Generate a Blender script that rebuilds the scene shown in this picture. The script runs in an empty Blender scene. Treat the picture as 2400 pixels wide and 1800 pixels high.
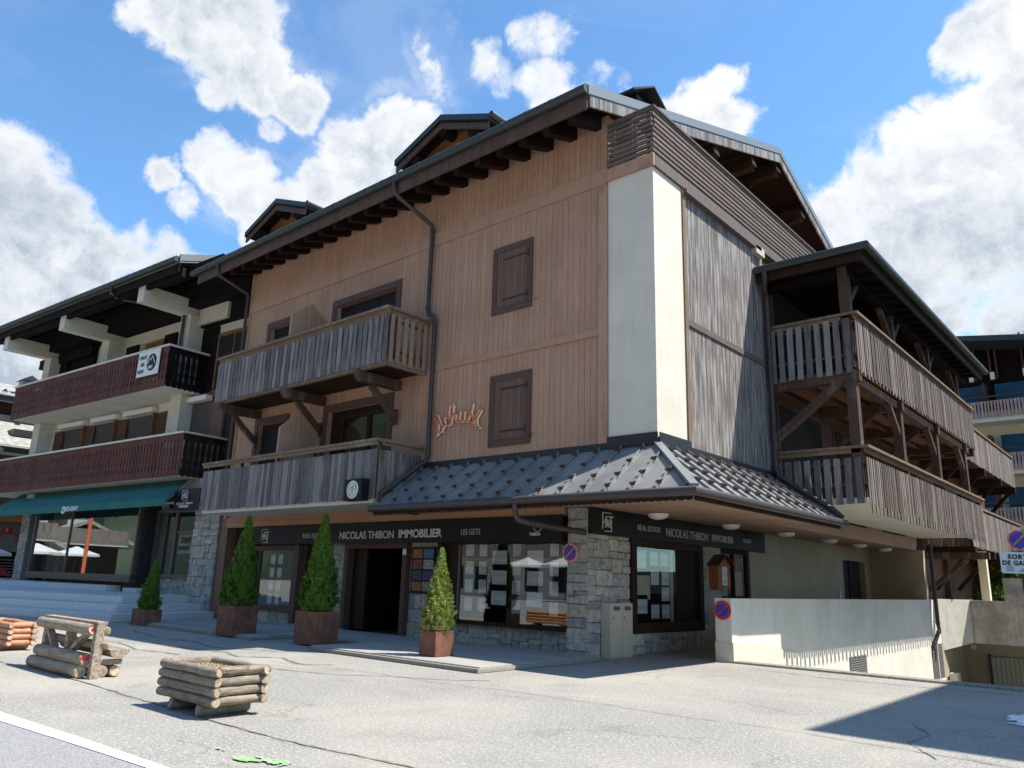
import bpy, math, random
from mathutils import Vector, Matrix
R = math.radians
random.seed(7)
scene = bpy.context.scene

# ------------------------------------------------------------------ camera
CAMP = Vector((6.52736, -11.2, 1.2514))
yaw, pitch, roll = R(41.25), R(14.354), R(1.758)
fw = Vector((-math.sin(yaw)*math.cos(pitch), math.cos(yaw)*math.cos(pitch), math.sin(pitch)))
rt = Vector((math.cos(yaw), math.sin(yaw), 0)); up = rt.cross(fw)
rt2 = rt*math.cos(roll) + up*math.sin(roll); up2 = -rt*math.sin(roll) + up*math.cos(roll)
cd = bpy.data.cameras.new('camera'); cam = bpy.data.objects.new('camera', cd)
scene.collection.objects.link(cam)
cam.matrix_world = Matrix(((rt2.x, up2.x, -fw.x, CAMP.x), (rt2.y, up2.y, -fw.y, CAMP.y), (rt2.z, up2.z, -fw.z, CAMP.z), (0, 0, 0, 1)))
cd.sensor_width = 36; cd.lens = 36*1799/2400; cd.clip_end = 5000; cd.clip_start = .05
scene.camera = cam

# ------------------------------------------------------------------ sun, sky, exposure
SUN = Vector((.51, .34, 1)).normalized()
sl = bpy.data.lights.new('sun', 'SUN'); sl.energy = 5.0; sl.angle = R(.5); sl.color = (1, .95, .87)
so = bpy.data.objects.new('sun', sl); scene.collection.objects.link(so)
so.rotation_euler = SUN.to_track_quat('Z', 'Y').to_euler()
so.location = (20, 10, 40)
scene.view_settings.view_transform = 'Standard'; scene.view_settings.look = 'None'
scene.view_settings.exposure = .72; scene.view_settings.gamma = 1
scene.cycles.use_denoising = True
scene.cycles.max_bounces = 6; scene.cycles.transparent_max_bounces = 12

BLOBS = [(-0.760,0.284,0.584,0.070,1.00),(-0.738,0.342,0.582,0.091,1.00),(-0.738,0.380,0.557,0.062,1.00),(-0.722,0.425,0.542,0.042,0.90),(-0.753,0.415,0.511,0.026,0.60),(-0.779,0.257,0.571,0.041,0.80),(-0.775,0.342,0.530,0.036,0.85),(-0.700,0.440,0.560,0.026,0.60),(-0.902,0.187,0.389,0.090,1.00),(-0.901,0.236,0.364,0.074,1.00),(-0.891,0.298,0.343,0.058,0.95),(-0.928,0.217,0.304,0.119,1.00),(-0.920,0.283,0.273,0.110,1.00),(-0.870,0.327,0.369,0.030,0.70),(-0.866,0.359,0.347,0.055,0.80),(-0.941,0.261,0.216,0.122,0.95),(-0.848,0.402,0.346,0.046,0.80),(-0.895,0.359,0.263,0.100,0.90),(-0.835,0.333,0.438,0.032,0.85),(-0.834,0.359,0.419,0.030,0.80),(-0.797,0.404,0.449,0.061,1.00),(-0.796,0.442,0.413,0.057,1.00),(-0.801,0.371,0.469,0.040,0.90),(-0.767,0.469,0.438,0.042,0.80),(-0.702,0.510,0.497,0.063,1.00),(-0.664,0.529,0.528,0.052,0.95),(-0.743,0.486,0.460,0.052,0.95),(-0.638,0.554,0.535,0.047,0.80),(-0.610,0.511,0.606,0.030,0.45),(-0.612,0.533,0.584,0.036,0.55),(-0.611,0.554,0.566,0.031,0.45),(-0.491,0.610,0.623,0.048,0.62),(-0.511,0.587,0.628,0.025,0.50),(-0.551,0.579,0.601,0.031,0.42),(-0.547,0.598,0.586,0.031,0.40),(-0.564,0.532,0.631,0.020,0.30),(-0.512,0.638,0.575,0.047,0.75),(-0.471,0.661,0.584,0.041,0.70),(-0.443,0.683,0.581,0.031,0.60),(-0.508,0.659,0.555,0.042,0.90),(-0.340,0.744,0.575,0.038,1.00),(-0.365,0.748,0.554,0.051,1.00),(-0.339,0.772,0.538,0.041,0.95),(-0.389,0.740,0.548,0.041,0.90),(-0.074,0.822,0.565,0.066,1.00),(-0.044,0.858,0.512,0.104,1.00),(-0.107,0.826,0.553,0.040,0.90),(-0.146,0.841,0.521,0.028,0.65),(-0.177,0.852,0.492,0.043,0.80),(-0.122,0.855,0.503,0.055,0.90),(-0.137,0.883,0.450,0.070,0.95),(-0.213,0.870,0.444,0.068,0.95),(-0.194,0.900,0.391,0.097,1.00),(-0.115,0.912,0.394,0.121,1.00),(-0.263,0.871,0.416,0.055,0.90),(-0.092,0.949,0.301,0.110,0.95),(-0.184,0.928,0.325,0.083,0.85),(-0.256,0.898,0.359,0.060,0.90),(-0.306,0.842,0.445,0.026,0.50),(-0.147,0.957,0.250,0.057,0.70)]
BLOBS += [(.7,-.7,.28,.22,1), (-.3,-.9,.28,.28,1), (-.95,-.3,.2,.25,.9), (.5,.7,.4,.2,.9)]  # unseen clouds out of frame, added to shape the fill light

class G:
    """tiny node-graph helper"""
    def __init__(s, nt): s.nt = nt; s.N = nt.nodes; s.L = nt.links
    def n(s, t, **k):
        o = s.N.new(t)
        for a, b in k.items():
            if a == 'ins':
                for i, v in b.items(): s.put(o.inputs[i], v)
            else: setattr(o, a, b)
        return o
    def put(s, i, v):
        if hasattr(v, 'is_output') or isinstance(v, bpy.types.NodeSocket): s.L.new(v, i)
        else: i.default_value = v
    def m(s, op, a, b=0., c=0., clamp=False):
        o = s.n('ShaderNodeMath', operation=op, use_clamp=clamp)
        for i, v in enumerate((a, b, c)): s.put(o.inputs[i], v)
        return o.outputs[0]
    def vm(s, op, a, b=(0, 0, 0)):
        o = s.n('ShaderNodeVectorMath', operation=op); s.put(o.inputs[0], a); s.put(o.inputs[1], b)
        return o.outputs['Value'] if op in ('DISTANCE', 'LENGTH', 'DOT_PRODUCT') else o.outputs[0]
    def mr(s, v, a, b, c=0., d=1., sm=True):
        o = s.n('ShaderNodeMapRange', interpolation_type='SMOOTHSTEP' if sm else 'LINEAR')
        for i, x in enumerate((v, a, b, c, d)): s.put(o.inputs[i], x)
        return o.outputs[0]
    def mix(s, f, a, b, mode='MIX'):
        o = s.n('ShaderNodeMix', data_type='RGBA', blend_type=mode)
        for i, v in ((0, f), (6, a), (7, b)):
            if isinstance(v, tuple) and len(v) == 3: v = (*v, 1)
            s.put(o.inputs[i], v)
        return o.outputs[2]
    def noise(s, vec, sc, det=4, ro=.5, dist=0., out=0):
        o = s.n('ShaderNodeTexNoise'); s.put(o.inputs['Vector'], vec); o.inputs['Scale'].default_value = sc
        o.inputs['Detail'].default_value = det; o.inputs['Roughness'].default_value = ro; o.inputs['Distortion'].default_value = dist
        return o.outputs[out]
    def xyz(s, v):
        o = s.n('ShaderNodeSeparateXYZ'); s.put(o.inputs[0], v); return o.outputs
    def comb(s, x, y, z):
        o = s.n('ShaderNodeCombineXYZ')
        for i, v in enumerate((x, y, z)): s.put(o.inputs[i], v)
        return o.outputs[0]
    def pos(s): return s.n('ShaderNodeNewGeometry').outputs['Position']
    def isl(s): return s.n('ShaderNodeNewGeometry').outputs['Random Per Island']

w = bpy.data.worlds.new('World'); scene.world = w; w.use_nodes = True
w.cycles.sampling_method = 'MANUAL'; w.cycles.sample_map_resolution = 1024
g = G(w.node_tree); g.N.clear()
wo = g.n('ShaderNodeOutputWorld'); bg = g.n('ShaderNodeBackground')
sky = g.n('ShaderNodeTexSky', sky_type='NISHITA', sun_disc=False)
sky.sun_elevation = math.asin(SUN.z); sky.sun_rotation = math.atan2(SUN.x, SUN.y)
sky.altitude = 1200; sky.air_density = 1.0; sky.dust_density = .6; sky.ozone_density = 2.2
d = g.n('ShaderNodeTexCoord').outputs['Generated']
wn = g.vm('SUBTRACT', g.noise(d, 9, 5, .6, out=1), (.5, .5, .5))
sc_ = g.n('ShaderNodeVectorMath', operation='SCALE'); g.put(sc_.inputs[0], wn); sc_.inputs['Scale'].default_value = .085
dw = g.vm('ADD', d, sc_.outputs[0])
mask = None
for x, y, z, r_, wt in BLOBS:
    l = math.sqrt(x*x+y*y+z*z)
    ds = g.vm('DISTANCE', dw, (x/l, y/l, z/l))
    v = g.mr(ds, r_*.3, r_*1.2, wt, 0.)
    mask = v if mask is None else g.m('MAXIMUM', mask, v)
n1 = g.noise(d, 9, 13, .66, .2)
dens = g.m('ADD', mask, g.m('MULTIPLY', g.m('SUBTRACT', n1, .5), 2.1))
cov0 = g.mr(dens, .30, .80)
veil = g.m('MULTIPLY', g.m('MULTIPLY', g.mr(g.noise(g.vm('MULTIPLY', d, (1., 1., 2.2)), 3.2, 9, .62, .8), .48, .74), g.mr(mask, 0., .35, .30, 1.)), .42)
cov = g.m('MAXIMUM', cov0, veil)
# light and shade inside the clouds: billows seen from the sun side against those behind
off = g.vm('ADD', dw, (SUN.x*-.022, SUN.y*-.022, SUN.z*-.022))
nb = g.noise(dw, 11, 10, .62); nb2 = g.noise(off, 11, 10, .62)
big = g.noise(d, 4.6, 7, .6)
thick = g.mr(dens, .55, 1.35)
sh = g.m('ADD', g.m('ADD', g.m('MULTIPLY', g.m('SUBTRACT', nb, nb2), 2.4), g.m('MULTIPLY', g.m('SUBTRACT', big, .42), 2.6)), g.m('MULTIPLY', g.m('SUBTRACT', nb, .5), -.9))
low = g.mr(g.m('ADD', g.xyz(d)[2], g.m('MULTIPLY', g.m('SUBTRACT', big, .5), .4)), .50, .30)
shade = g.m('MULTIPLY', g.m('ADD', g.m('MULTIPLY', sh, 1.25), g.m('MULTIPLY', low, .9)), g.mr(dens, .35, 1.25), clamp=True)
ccol = g.mix(shade, (.64, .648, .66), (.29, .345, .41))
skc = g.n('ShaderNodeVectorMath', operation='SCALE'); g.L.new(sky.outputs[0], skc.inputs[0]); skc.inputs['Scale'].default_value = .172
tint = g.mix(1., skc.outputs[0], (.68, .92, 1.0), 'MULTIPLY')
g.L.new(g.mix(cov, tint, ccol), bg.inputs[0]); bg.inputs[1].default_value = 1.0
g.L.new(bg.outputs[0], wo.inputs[0])

# ------------------------------------------------------------------ mesh helpers
LOC = {}
class MB:
    def __init__(s, xf=None): s.v = []; s.f = []; s.mi = []; s.xf = xf; s.cur = 0
    def pts(s, P):
        b = len(s.v)
        for p in P: s.v.append(tuple(s.xf(*p)) if s.xf else tuple(p))
        return b
    def face(s, *i): s.f.append(i); s.mi.append(s.cur)
    def hexa(s, P):
        b = s.pts(P)
        for q in ((0, 3, 2, 1), (4, 5, 6, 7), (0, 1, 5, 4), (1, 2, 6, 5), (2, 3, 7, 6), (3, 0, 4, 7)): s.face(*[b+i for i in q])
    def box(s, x0, x1, y0, y1, z0, z1):
        s.hexa([(x0, y0, z0), (x1, y0, z0), (x1, y1, z0), (x0, y1, z0), (x0, y0, z1), (x1, y0, z1), (x1, y1, z1), (x0, y1, z1)])
    def beam(s, p, q, w, h, upv=(0, 0, 1)):
        p, q = Vector(p), Vector(q); d = (q-p).normalized(); u = Vector(upv)
        sd = d.cross(u).normalized(); u = sd.cross(d).normalized(); a, b = sd*w/2, u*h/2
        s.hexa([p-a-b, p+a-b, q+a-b, q-a-b, p-a+b, p+a+b, q+a+b, q-a+b])
    def tube(s, P, r, n=10, caps=True, capmat=None, half=False):
        P = [Vector(p) for p in P]; rings = []
        ref = None
        rr = r if isinstance(r, (list, tuple)) else [r]*len(P)
        for i, p in enumerate(P):
            d = (P[min(i+1, len(P)-1)]-P[max(i-1, 0)]).normalized()
            if ref is None:
                ref = Vector((0, 0, 1)) if abs(d.z) < .9 else Vector((1, 0, 0))
            a = d.cross(ref).normalized(); b = a.cross(d).normalized(); ref = b
            k = 1.0
            if 0 < i < len(P)-1:
                c = (P[i]-P[i-1]).normalized().dot((P[i+1]-P[i]).normalized()); k = min(1.6, 1/max(.3, math.sqrt((1+c)/2)))
            rings.append(s.pts([p+(a*math.cos(t*2*math.pi/n)+b*math.sin(t*2*math.pi/n))*rr[i]*(k if False else 1) for t in range(n)]))
        for i in range(len(P)-1):
            for t in range(n):
                u = (t+1) % n; s.face(rings[i]+t, rings[i]+u, rings[i+1]+u, rings[i+1]+t)
        if caps:
            o = s.cur
            if capmat is not None: s.cur = capmat
            s.face(*[rings[0]+t for t in range(n)][::-1]); s.face(*[rings[-1]+t for t in range(n)]); s.cur = o
    def prism(s, A, B):
        n = len(A); a = s.pts(A); b = s.pts(B)
        s.face(*[a+i for i in range(n)][::-1]); s.face(*[b+i for i in range(n)])
        for i in range(n): j = (i+1) % n; s.face(a+i, a+j, b+j, b+i)
    def disc(s, c, nrm, r, t, n=32):
        c, nrm = Vector(c), Vector(nrm).normalized()
        s.tube([c-nrm*t/2, c+nrm*t/2], r, n)
    def build(s, name, mat, parent=None, smooth=False, bevel=0, tags=None):
        me = bpy.data.meshes.new(name)
        o = bpy.data.objects.new(name, me); scene.collection.objects.link(o)
        off = Vector((0, 0, 0))
        if parent is not None:
            o.parent = parent; off = LOC[parent]
        elif s.v:
            xs = [v[0] for v in s.v]; ys = [v[1] for v in s.v]; zs = [v[2] for v in s.v]
            off = Vector(((min(xs)+max(xs))/2, (min(ys)+max(ys))/2, min(zs))); o.location = off
        LOC[o] = off
        me.from_pydata([(v[0]-off.x, v[1]-off.y, v[2]-off.z) for v in s.v], [], s.f)
        for m_ in (mat if isinstance(mat, (list, tuple)) else [mat]): me.materials.append(m_)
        me.polygons.foreach_set('material_index', s.mi)
        if smooth: me.polygons.foreach_set('use_smooth', [True]*len(s.f))
        me.update()
        import bmesh
        bm = bmesh.new(); bm.from_mesh(me); bmesh.ops.recalc_face_normals(bm, faces=bm.faces); bm.to_mesh(me); bm.free()
        if smooth:
            try: me.set_sharp_from_angle(angle=R(40))
            except Exception: pass
        if bevel:
            b = o.modifiers.new('bevel', 'BEVEL'); b.width = bevel; b.segments = 2; b.limit_method = 'ANGLE'
        if tags: tag(o, *tags)
        return o
def each(b, name, mat, parent=None, group=8):
    # one part per primitive (each box, beam or tube is its own connected piece)
    n = len(b.v); par = list(range(n))
    def find(i):
        while par[i] != i: par[i] = par[par[i]]; i = par[i]
        return i
    for f_ in b.f:
        for i in f_[1:]: par[find(i)] = find(f_[0])
    comp = {}
    for k, f_ in enumerate(b.f): comp.setdefault(find(f_[0]), []).append(k)
    for fs in comp.values():
        c = MB(); ids = sorted({i for k in fs for i in b.f[k]}); m_ = {i: j for j, i in enumerate(ids)}
        c.v = [b.v[i] for i in ids]; c.f = [tuple(m_[i] for i in b.f[k]) for k in fs]; c.mi = [b.mi[k] for k in fs]
        o = c.build(name, mat, parent)
    return o
def tag(o, label=None, cat=None, group=None, kind=None):
    if label: o['label'] = label
    if cat: o['category'] = cat
    if group: o['group'] = group
    if kind: o['kind'] = kind
    return o
def thing(name, loc, label, cat, group=None):
    o = bpy.data.objects.new(name, None); scene.collection.objects.link(o); o.location = loc; LOC[o] = Vector(loc)
    o.empty_display_size = .2
    return tag(o, label, cat, group)
def structure(o): o['kind'] = 'structure'; return o
def dup(root, loc, label=None, group=None):
    r = root.copy(); scene.collection.objects.link(r); r.location = loc; LOC[r] = Vector(loc)
    if label: r['label'] = label
    if group: r['group'] = group
    for ch in list(root.children):
        c = ch.copy(); scene.collection.objects.link(c); c.parent = r
        for gch in ch.children:
            d_ = gch.copy(); scene.collection.objects.link(d_); d_.parent = c
    return r
def text(name, s, size, origin, xd, yd, mat, parent, wscale=1., align='LEFT', bold=0., ext=.006, shear=0., space=1.):
    cu = bpy.data.curves.new(name, 'FONT'); cu.body = s; cu.size = size; cu.align_x = align; cu.extrude = ext; cu.offset = bold
    cu.shear = shear; cu.space_character = space
    to = bpy.data.objects.new(name, cu); scene.collection.objects.link(to)
    dg = bpy.context.evaluated_depsgraph_get(); dg.update()
    me = bpy.data.meshes.new_from_object(to.evaluated_get(dg))
    bpy.data.objects.remove(to)
    xd, yd, org = Vector(xd), Vector(yd), Vector(origin); nd = xd.cross(yd)
    off = LOC[parent]
    for v in me.vertices:
        c = v.co.copy(); v.co = org + xd*c.x*wscale + yd*c.y + nd*c.z - off
    me.materials.clear(); me.materials.append(mat)
    o = bpy.data.objects.new(name, me); scene.collection.objects.link(o); o.parent = parent; LOC[o] = off
    return o

# ------------------------------------------------------------------ materials
M = {}
def mat(name, col=(.5, .5, .5), rough=.7, metal=0., spec=.5, fn=None):
    m_ = bpy.data.materials.new(name); m_.use_nodes = True
    nt = m_.node_tree; b = nt.nodes['Principled BSDF']
    b.inputs['Base Color'].default_value = (*col, 1); b.inputs['Roughness'].default_value = rough
    b.inputs['Metallic'].default_value = metal; b.inputs['Specular IOR Level'].default_value = spec
    if fn: fn(G(nt), b)
    M[name] = m_
    return m_
def bump(g, b, h, st=.5, dist=.01):
    o = g.n('ShaderNodeBump'); o.inputs['Strength'].default_value = st; o.inputs['Distance'].default_value = dist
    g.put(o.inputs['Height'], h); g.L.new(o.outputs[0], b.inputs['Normal'])
def speck(c1, c2, sc=8, det=5, bs=.3, bd=.004, bsc=60, streak=0.):
    def f(g, b):
        p = g.pos(); n = g.noise(p, sc, det, .6)
        col = g.mix(g.mr(n, .35, .65), c1, c2)
        if streak:
            x, y, z = g.xyz(p)[:3]
            s = g.noise(g.comb(g.m('MULTIPLY', g.m('ADD', x, y), 9.), g.m('MULTIPLY', z, .6), 0.), 1., 4, .6)
            col = g.mix(g.m('MULTIPLY', g.mr(s, .5, .75), streak), col, (c2[0]*.35, c2[1]*.33, c2[2]*.3))
        g.L.new(col, b.inputs['Base Color'])
        bump(g, b, g.noise(p, bsc, 4, .6), bs, bd)
    return f
def boards(c1, c2, wd, axis='h', groove=.07, dark=.35, rnd=.55, grey=None, bs=.7, offv=0.):
    """painted or weathered boards: axis h = vertical boards (counted along x+y), z = horizontal boards"""
    def f(g, b):
        b.inputs['Specular IOR Level'].default_value = .25
        p = g.pos(); x, y, z = g.xyz(p)[:3]; h = g.m('ADD', x, y)
        a, l = (h, z) if axis == 'h' else ((z, h) if axis == 'z' else ((y, x) if axis == 'y' else (x, y)))
        t = g.m('DIVIDE', g.m('ADD', a, offv+50*wd), wd); idx = g.m('FLOOR', t); fr = g.m('SUBTRACT', t, idx)
        wn_ = g.n('ShaderNodeTexWhiteNoise', noise_dimensions='1D'); g.put(wn_.inputs['W'], idx)
        rv = wn_.outputs['Value']
        gv = g.comb(g.m('ADD', g.m('MULTIPLY', a, 38.), g.m('MULTIPLY', rv, 17.)), g.m('MULTIPLY', l, 1.6), g.m('MULTIPLY', idx, 3.1))
        gr = g.noise(gv, 1., 6, .65, .4)
        col = g.mix(g.m('ADD', g.m('MULTIPLY', rv, rnd), g.m('MULTIPLY', g.mr(gr, .3, .7), 1-rnd)), c1, c2)
        big = g.noise(p, .55, 3, .6)
        col = g.mix(g.m('MULTIPLY', g.mr(big, .4, .7), .35), col, tuple(v*.68 for v in c1))
        kn = g.n('ShaderNodeTexVoronoi', feature='F1'); g.put(kn.inputs['Vector'], g.comb(g.m('MULTIPLY', a, 7.), g.m('MULTIPLY', l, 2.4), idx)); kn.inputs['Scale'].default_value = 1.
        col = g.mix(g.m('MULTIPLY', g.mr(kn.outputs['Distance'], .05, .11, 1., 0.), .55), col, tuple(v*.4 for v in c1))
        if grey:
            col = g.mix(g.mr(g.noise(g.comb(g.m('MULTIPLY', a, 14.), g.m('MULTIPLY', l, .9), 0.), 1., 5, .7), .42, .62), col, grey)
        gl = g.mr(fr, groove*.4, groove, 1., 0.)
        col = g.mix(g.m('MULTIPLY', gl, 1-dark), col, tuple(v*.25 for v in c1))
        g.L.new(col, b.inputs['Base Color'])
        bump(g, b, g.m('SUBTRACT', g.m('MULTIPLY', gr, .25), g.m('MULTIPLY', gl, 1.)), bs, .008)
    return f
def timber(c1, c2, sc=1., c3=None, iso=.6, bs=.6, sp=.2):
    """sawn timber: colour drifts per piece (mesh island) and streaky grain"""
    def f(g, b):
        b.inputs['Specular IOR Level'].default_value = sp
        p = g.pos(); x, y, z = g.xyz(p)[:3]
        gr = g.noise(g.comb(g.m('MULTIPLY', x, 30*sc), g.m('MULTIPLY', y, 30*sc), g.m('MULTIPLY', z, 2.4*sc)), 1., 6, .68, .5)
        i = g.isl()
        col = g.mix(g.m('ADD', g.m('MULTIPLY', i, iso), g.m('MULTIPLY', g.mr(gr, .3, .7), 1-iso)), c1, c2)
        if c3:
            n2 = g.noise(g.comb(g.m('ADD', g.m('MULTIPLY', x, 5.), g.m('MULTIPLY', i, 30.)), g.m('MULTIPLY', y, 5.), g.m('MULTIPLY', z, 1.1)), 1., 4, .6)
            col = g.mix(g.mr(n2, .52, .72), col, c3)
        g.L.new(col, b.inputs['Base Color'])
        bump(g, b, gr, bs, .006)
    return f
mat('brown_cladding', rough=.62, fn=boards((.385, .215, .136), (.53, .33, .225), .138, dark=.25, groove=.065, rnd=.35))
mat('brown_cladding_low', rough=.62, fn=boards((.38, .215, .135), (.51, .32, .215), .138, dark=.2, offv=.05))
mat('brown_trim', rough=.6, fn=timber((.385, .22, .143), (.475, .292, .20), c3=(.33, .20, .14)))
mat('balcony_brown', rough=.65, fn=boards((.085, .045, .03), (.15, .085, .056), .138, dark=.1))  # darker copy of the cladding brown, recess shade put into the colour
mat('brown_beam', rough=.6, fn=boards((.36, .19, .10), (.44, .25, .145), .16, 'z', dark=.5))
mat('soffit_brown', rough=.6, fn=speck((.34, .21, .14), (.40, .26, .18), 1.5, 3, .1))
mat('grey_cladding', rough=.8, fn=boards((.10, .084, .074), (.20, .178, .165), .145, dark=.2, grey=(.33, .31, .29), bs=.9))
mat('grey_boards', rough=.8, fn=timber((.05, .045, .044), (.32, .305, .295), c3=(.12, .085, .064), iso=.6))
mat('brown_grey_boards', rough=.8, fn=timber((.04, .03, .027), (.33, .28, .245), c3=(.12, .075, .05), iso=.6))
mat('warm_boards', rough=.75, fn=timber((.22, .12, .06), (.36, .25, .17), c3=(.42, .2, .07)))
mat('slat_wood', rough=.75, fn=timber((.075, .058, .05), (.20, .165, .145)))
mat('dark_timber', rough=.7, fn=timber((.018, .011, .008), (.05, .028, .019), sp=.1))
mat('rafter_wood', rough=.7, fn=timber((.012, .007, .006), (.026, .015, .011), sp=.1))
mat('post_timber', rough=.75, fn=timber((.05, .03, .022), (.11, .07, .052), c3=(.17, .135, .11)))
mat('rail_timber', rough=.7, fn=timber((.13, .08, .048), (.27, .19, .13), c3=(.27, .24, .20)))
mat('orange_wood', rough=.6, fn=boards((.20, .08, .025), (.33, .145, .05), .12, 'z', dark=.3))
mat('frame_brown', rough=.6, fn=timber((.075, .043, .034), (.125, .076, .058)))
mat('shutter_wood', rough=.65, fn=boards((.13, .072, .052), (.22, .13, .095), .095, dark=.15, offv=.03))
mat('dark_brown_planks', rough=.6, fn=boards((.022, .013, .009), (.042, .024, .017), .1, dark=.4))
mat('pier_brown', rough=.6, fn=speck((.16, .075, .05), (.2, .1, .065), 3, 3, .1))
mat('white_render', rough=.85, fn=speck((.64, .59, .48), (.70, .65, .54), 1.2, 5, .3, .003, 120, streak=.12))
mat('grey_white_paint', rough=.8, fn=speck((.66, .635, .55), (.74, .715, .63), .9, 5, .25, .003, 90, streak=.22))
mat('cream_render', rough=.85, fn=speck((.66, .61, .47), (.73, .68, .54), 1., 4, .2, .003, 100, streak=.08))
mat('cream_soffit', rough=.85, fn=speck((.60, .575, .49), (.66, .63, .54), 1., 4, .1, .003, 100))
mat('tan_render', rough=.85, fn=speck((.40, .34, .24), (.46, .40, .29), 1., 4, .2, .003, 100))
mat('concrete', rough=.9, fn=speck((.30, .28, .235), (.52, .49, .42), 1.6, 7, .6, .008, 40, streak=.8))
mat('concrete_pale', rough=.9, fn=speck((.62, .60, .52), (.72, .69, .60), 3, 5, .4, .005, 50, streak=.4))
mat('concrete_beam', rough=.85, fn=speck((.58, .54, .43), (.66, .62, .51), 2, 4, .2))
mat('granite', rough=.75, fn=speck((.50, .50, .49), (.66, .655, .64), 30, 5, .2, .002, 150))
mat('red_brown_timber', rough=.65, fn=timber((.07, .024, .018), (.15, .055, .042), c3=(.12, .06, .045), iso=.5))
mat('black_timber', rough=.7, fn=timber((.006, .005, .005), (.018, .014, .013), sp=.08))
mat('gutter_metal', (.05, .058, .056), .5, .35)
mat('dark_metal', (.035, .035, .038), .45, .4)
mat('gutter_brown', (.06, .045, .042), .5, .2)
mat('verge_metal', (.20, .215, .215), .45, .3)
def _roof(g, b):
    p = g.pos(); n = g.noise(p, 1.1, 4, .6)
    g.L.new(g.mix(g.mr(n, .35, .65), (.18, .185, .18), (.26, .26, .25)), b.inputs['Base Color'])
    g.L.new(g.mr(g.noise(p, 5, 5, .6), .3, .7, .40, .52), b.inputs['Roughness'])
    bump(g, b, g.noise(p, 2.2, 3, .5), .25, .02)
mat('canopy_metal', rough=.45, metal=.15, spec=.3, fn=_roof)
mat('rust', rough=.7, fn=speck((.035, .016, .013), (.10, .045, .032), 40, 3))
mat('corten', rough=.75, fn=speck((.13, .05, .028), (.21, .09, .05), 5, 6, .2, .002, 60, streak=.25))
mat('black_sign', (.008, .008, .009), .55, spec=.25)
mat('navy_sign', (.007, .009, .02), .5, spec=.3)
mat('lettering', (.62, .60, .55), .5)
mat('lettering_dim', (.40, .39, .36), .5)
mat('lettering_dark', (.02, .025, .04), .5)
mat('white_paint', (.75, .75, .73), .5)
mat('sign_blue', (.012, .045, .42), .4)
mat('sign_red', (.62, .02, .03), .4)
mat('sign_orange', (.55, .25, .06), .4)
mat('orange_sign', (.62, .15, .07), .45)
mat('cream_edge', (.78, .66, .42), .5)
mat('interior', (.02, .018, .016), .9)  # near-black, the darkness of unlit rooms put into the colour
mat('awning_green', rough=.8, fn=speck((.008, .12, .112), (.014, .15, .138), 2, 3, .1, .002, 300))
mat('black_trim', (.015, .015, .015), .5)
mat('bronze_frame', (.12, .10, .08), .45, .3)
mat('letterbox_wood', rough=.6, fn=timber((.32, .09, .03), (.42, .14, .05)))
mat('beige_metal', (.52, .45, .34), .5)
mat('lamp_glass', (.75, .74, .68), .25)
mat('white_plastic', (.78, .78, .75), .4)
mat('red_metal', (.35, .012, .02), .4)
mat('garage_metal', (.42, .42, .38), .5)
mat('blue_shade', (.012, .07, .13), .7)
mat('pink_boards', rough=.75, fn=timber((.36, .24, .20), (.50, .36, .31)))
mat('soil', rough=.95, fn=speck((.30, .22, .12), (.50, .40, .25), 60, 4, 1., .02, 40))
mat('pale_roof', rough=.85, fn=speck((.22, .215, .19), (.36, .35, .31), 3, 5))
mat('forest', rough=.95, fn=speck((.06, .085, .075), (.11, .14, .12), 2, 3))  # greyed pale green, distance haze put into the foliage colour
mat('hill', rough=.95, fn=speck((.02, .035, .02), (.05, .07, .035), .05, 3))
mat('mortar', (.20, .19, .175), .95)
def _slats(c1, c2, pitch_, ax='z', strength=1.):
    def f(g, b):
        p = g.pos(); x, y, z = g.xyz(p)[:3]; a = z if ax == 'z' else g.m('ADD', x, y)
        fr = g.m('FRACT', g.m('DIVIDE', g.m('ADD', a, 100.), pitch_))
        k = g.mr(fr, .0, .28, 1., 0.)
        g.L.new(g.mix(k, c1, c2), b.inputs['Base Color']); bump(g, b, g.m('SINE', g.m('MULTIPLY', fr, math.pi)), strength, .01)
    return f
mat('roller_dark', rough=.7, spec=.15, fn=_slats((.028, .028, .03), (.006, .006, .006), .05))
mat('roller_grey', rough=.6, spec=.2, fn=_slats((.11, .105, .10), (.03, .03, .03), .055))
mat('garage_panels', rough=.6, fn=_slats((.40, .40, .36), (.2, .2, .18), .13, 'h'))
mat('grille', rough=.5, metal=.3, fn=_slats((.17, .17, .16), (.02, .02, .02), .05))
mat('curtain', rough=.9, fn=_slats((.5, .48, .38), (.22, .21, .16), .09, 'h', .6))
def _stone(g, b):
    p = g.pos(); i = g.isl()
    n = g.noise(p, 9, 6, .65, .6)
    cr = g.n('ShaderNodeValToRGB'); e = cr.color_ramp.elements
    e[0].position = 0; e[0].color = (.24, .245, .235, 1); e[1].position = 1; e[1].color = (.52, .48, .41, 1)
    for ps, c in ((.3, (.38, .38, .36, 1)), (.55, (.45, .39, .30, 1)), (.8, (.33, .335, .32, 1))):
        q = cr.color_ramp.elements.new(ps); q.color = c
    g.L.new(i, cr.inputs[0])
    g.L.new(g.mix(g.mr(n, .35, .7), cr.outputs[0], (.47, .46, .42), 'MIX') if False else g.mix(.55, cr.outputs[0], g.mix(g.mr(n, .3, .7), (.22, .215, .205), (.74, .72, .67)), 'OVERLAY'), b.inputs['Base Color'])
    bump(g, b, g.noise(p, 22, 6, .7), .9, .02)
mat('stone', rough=.9, fn=_stone)
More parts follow.
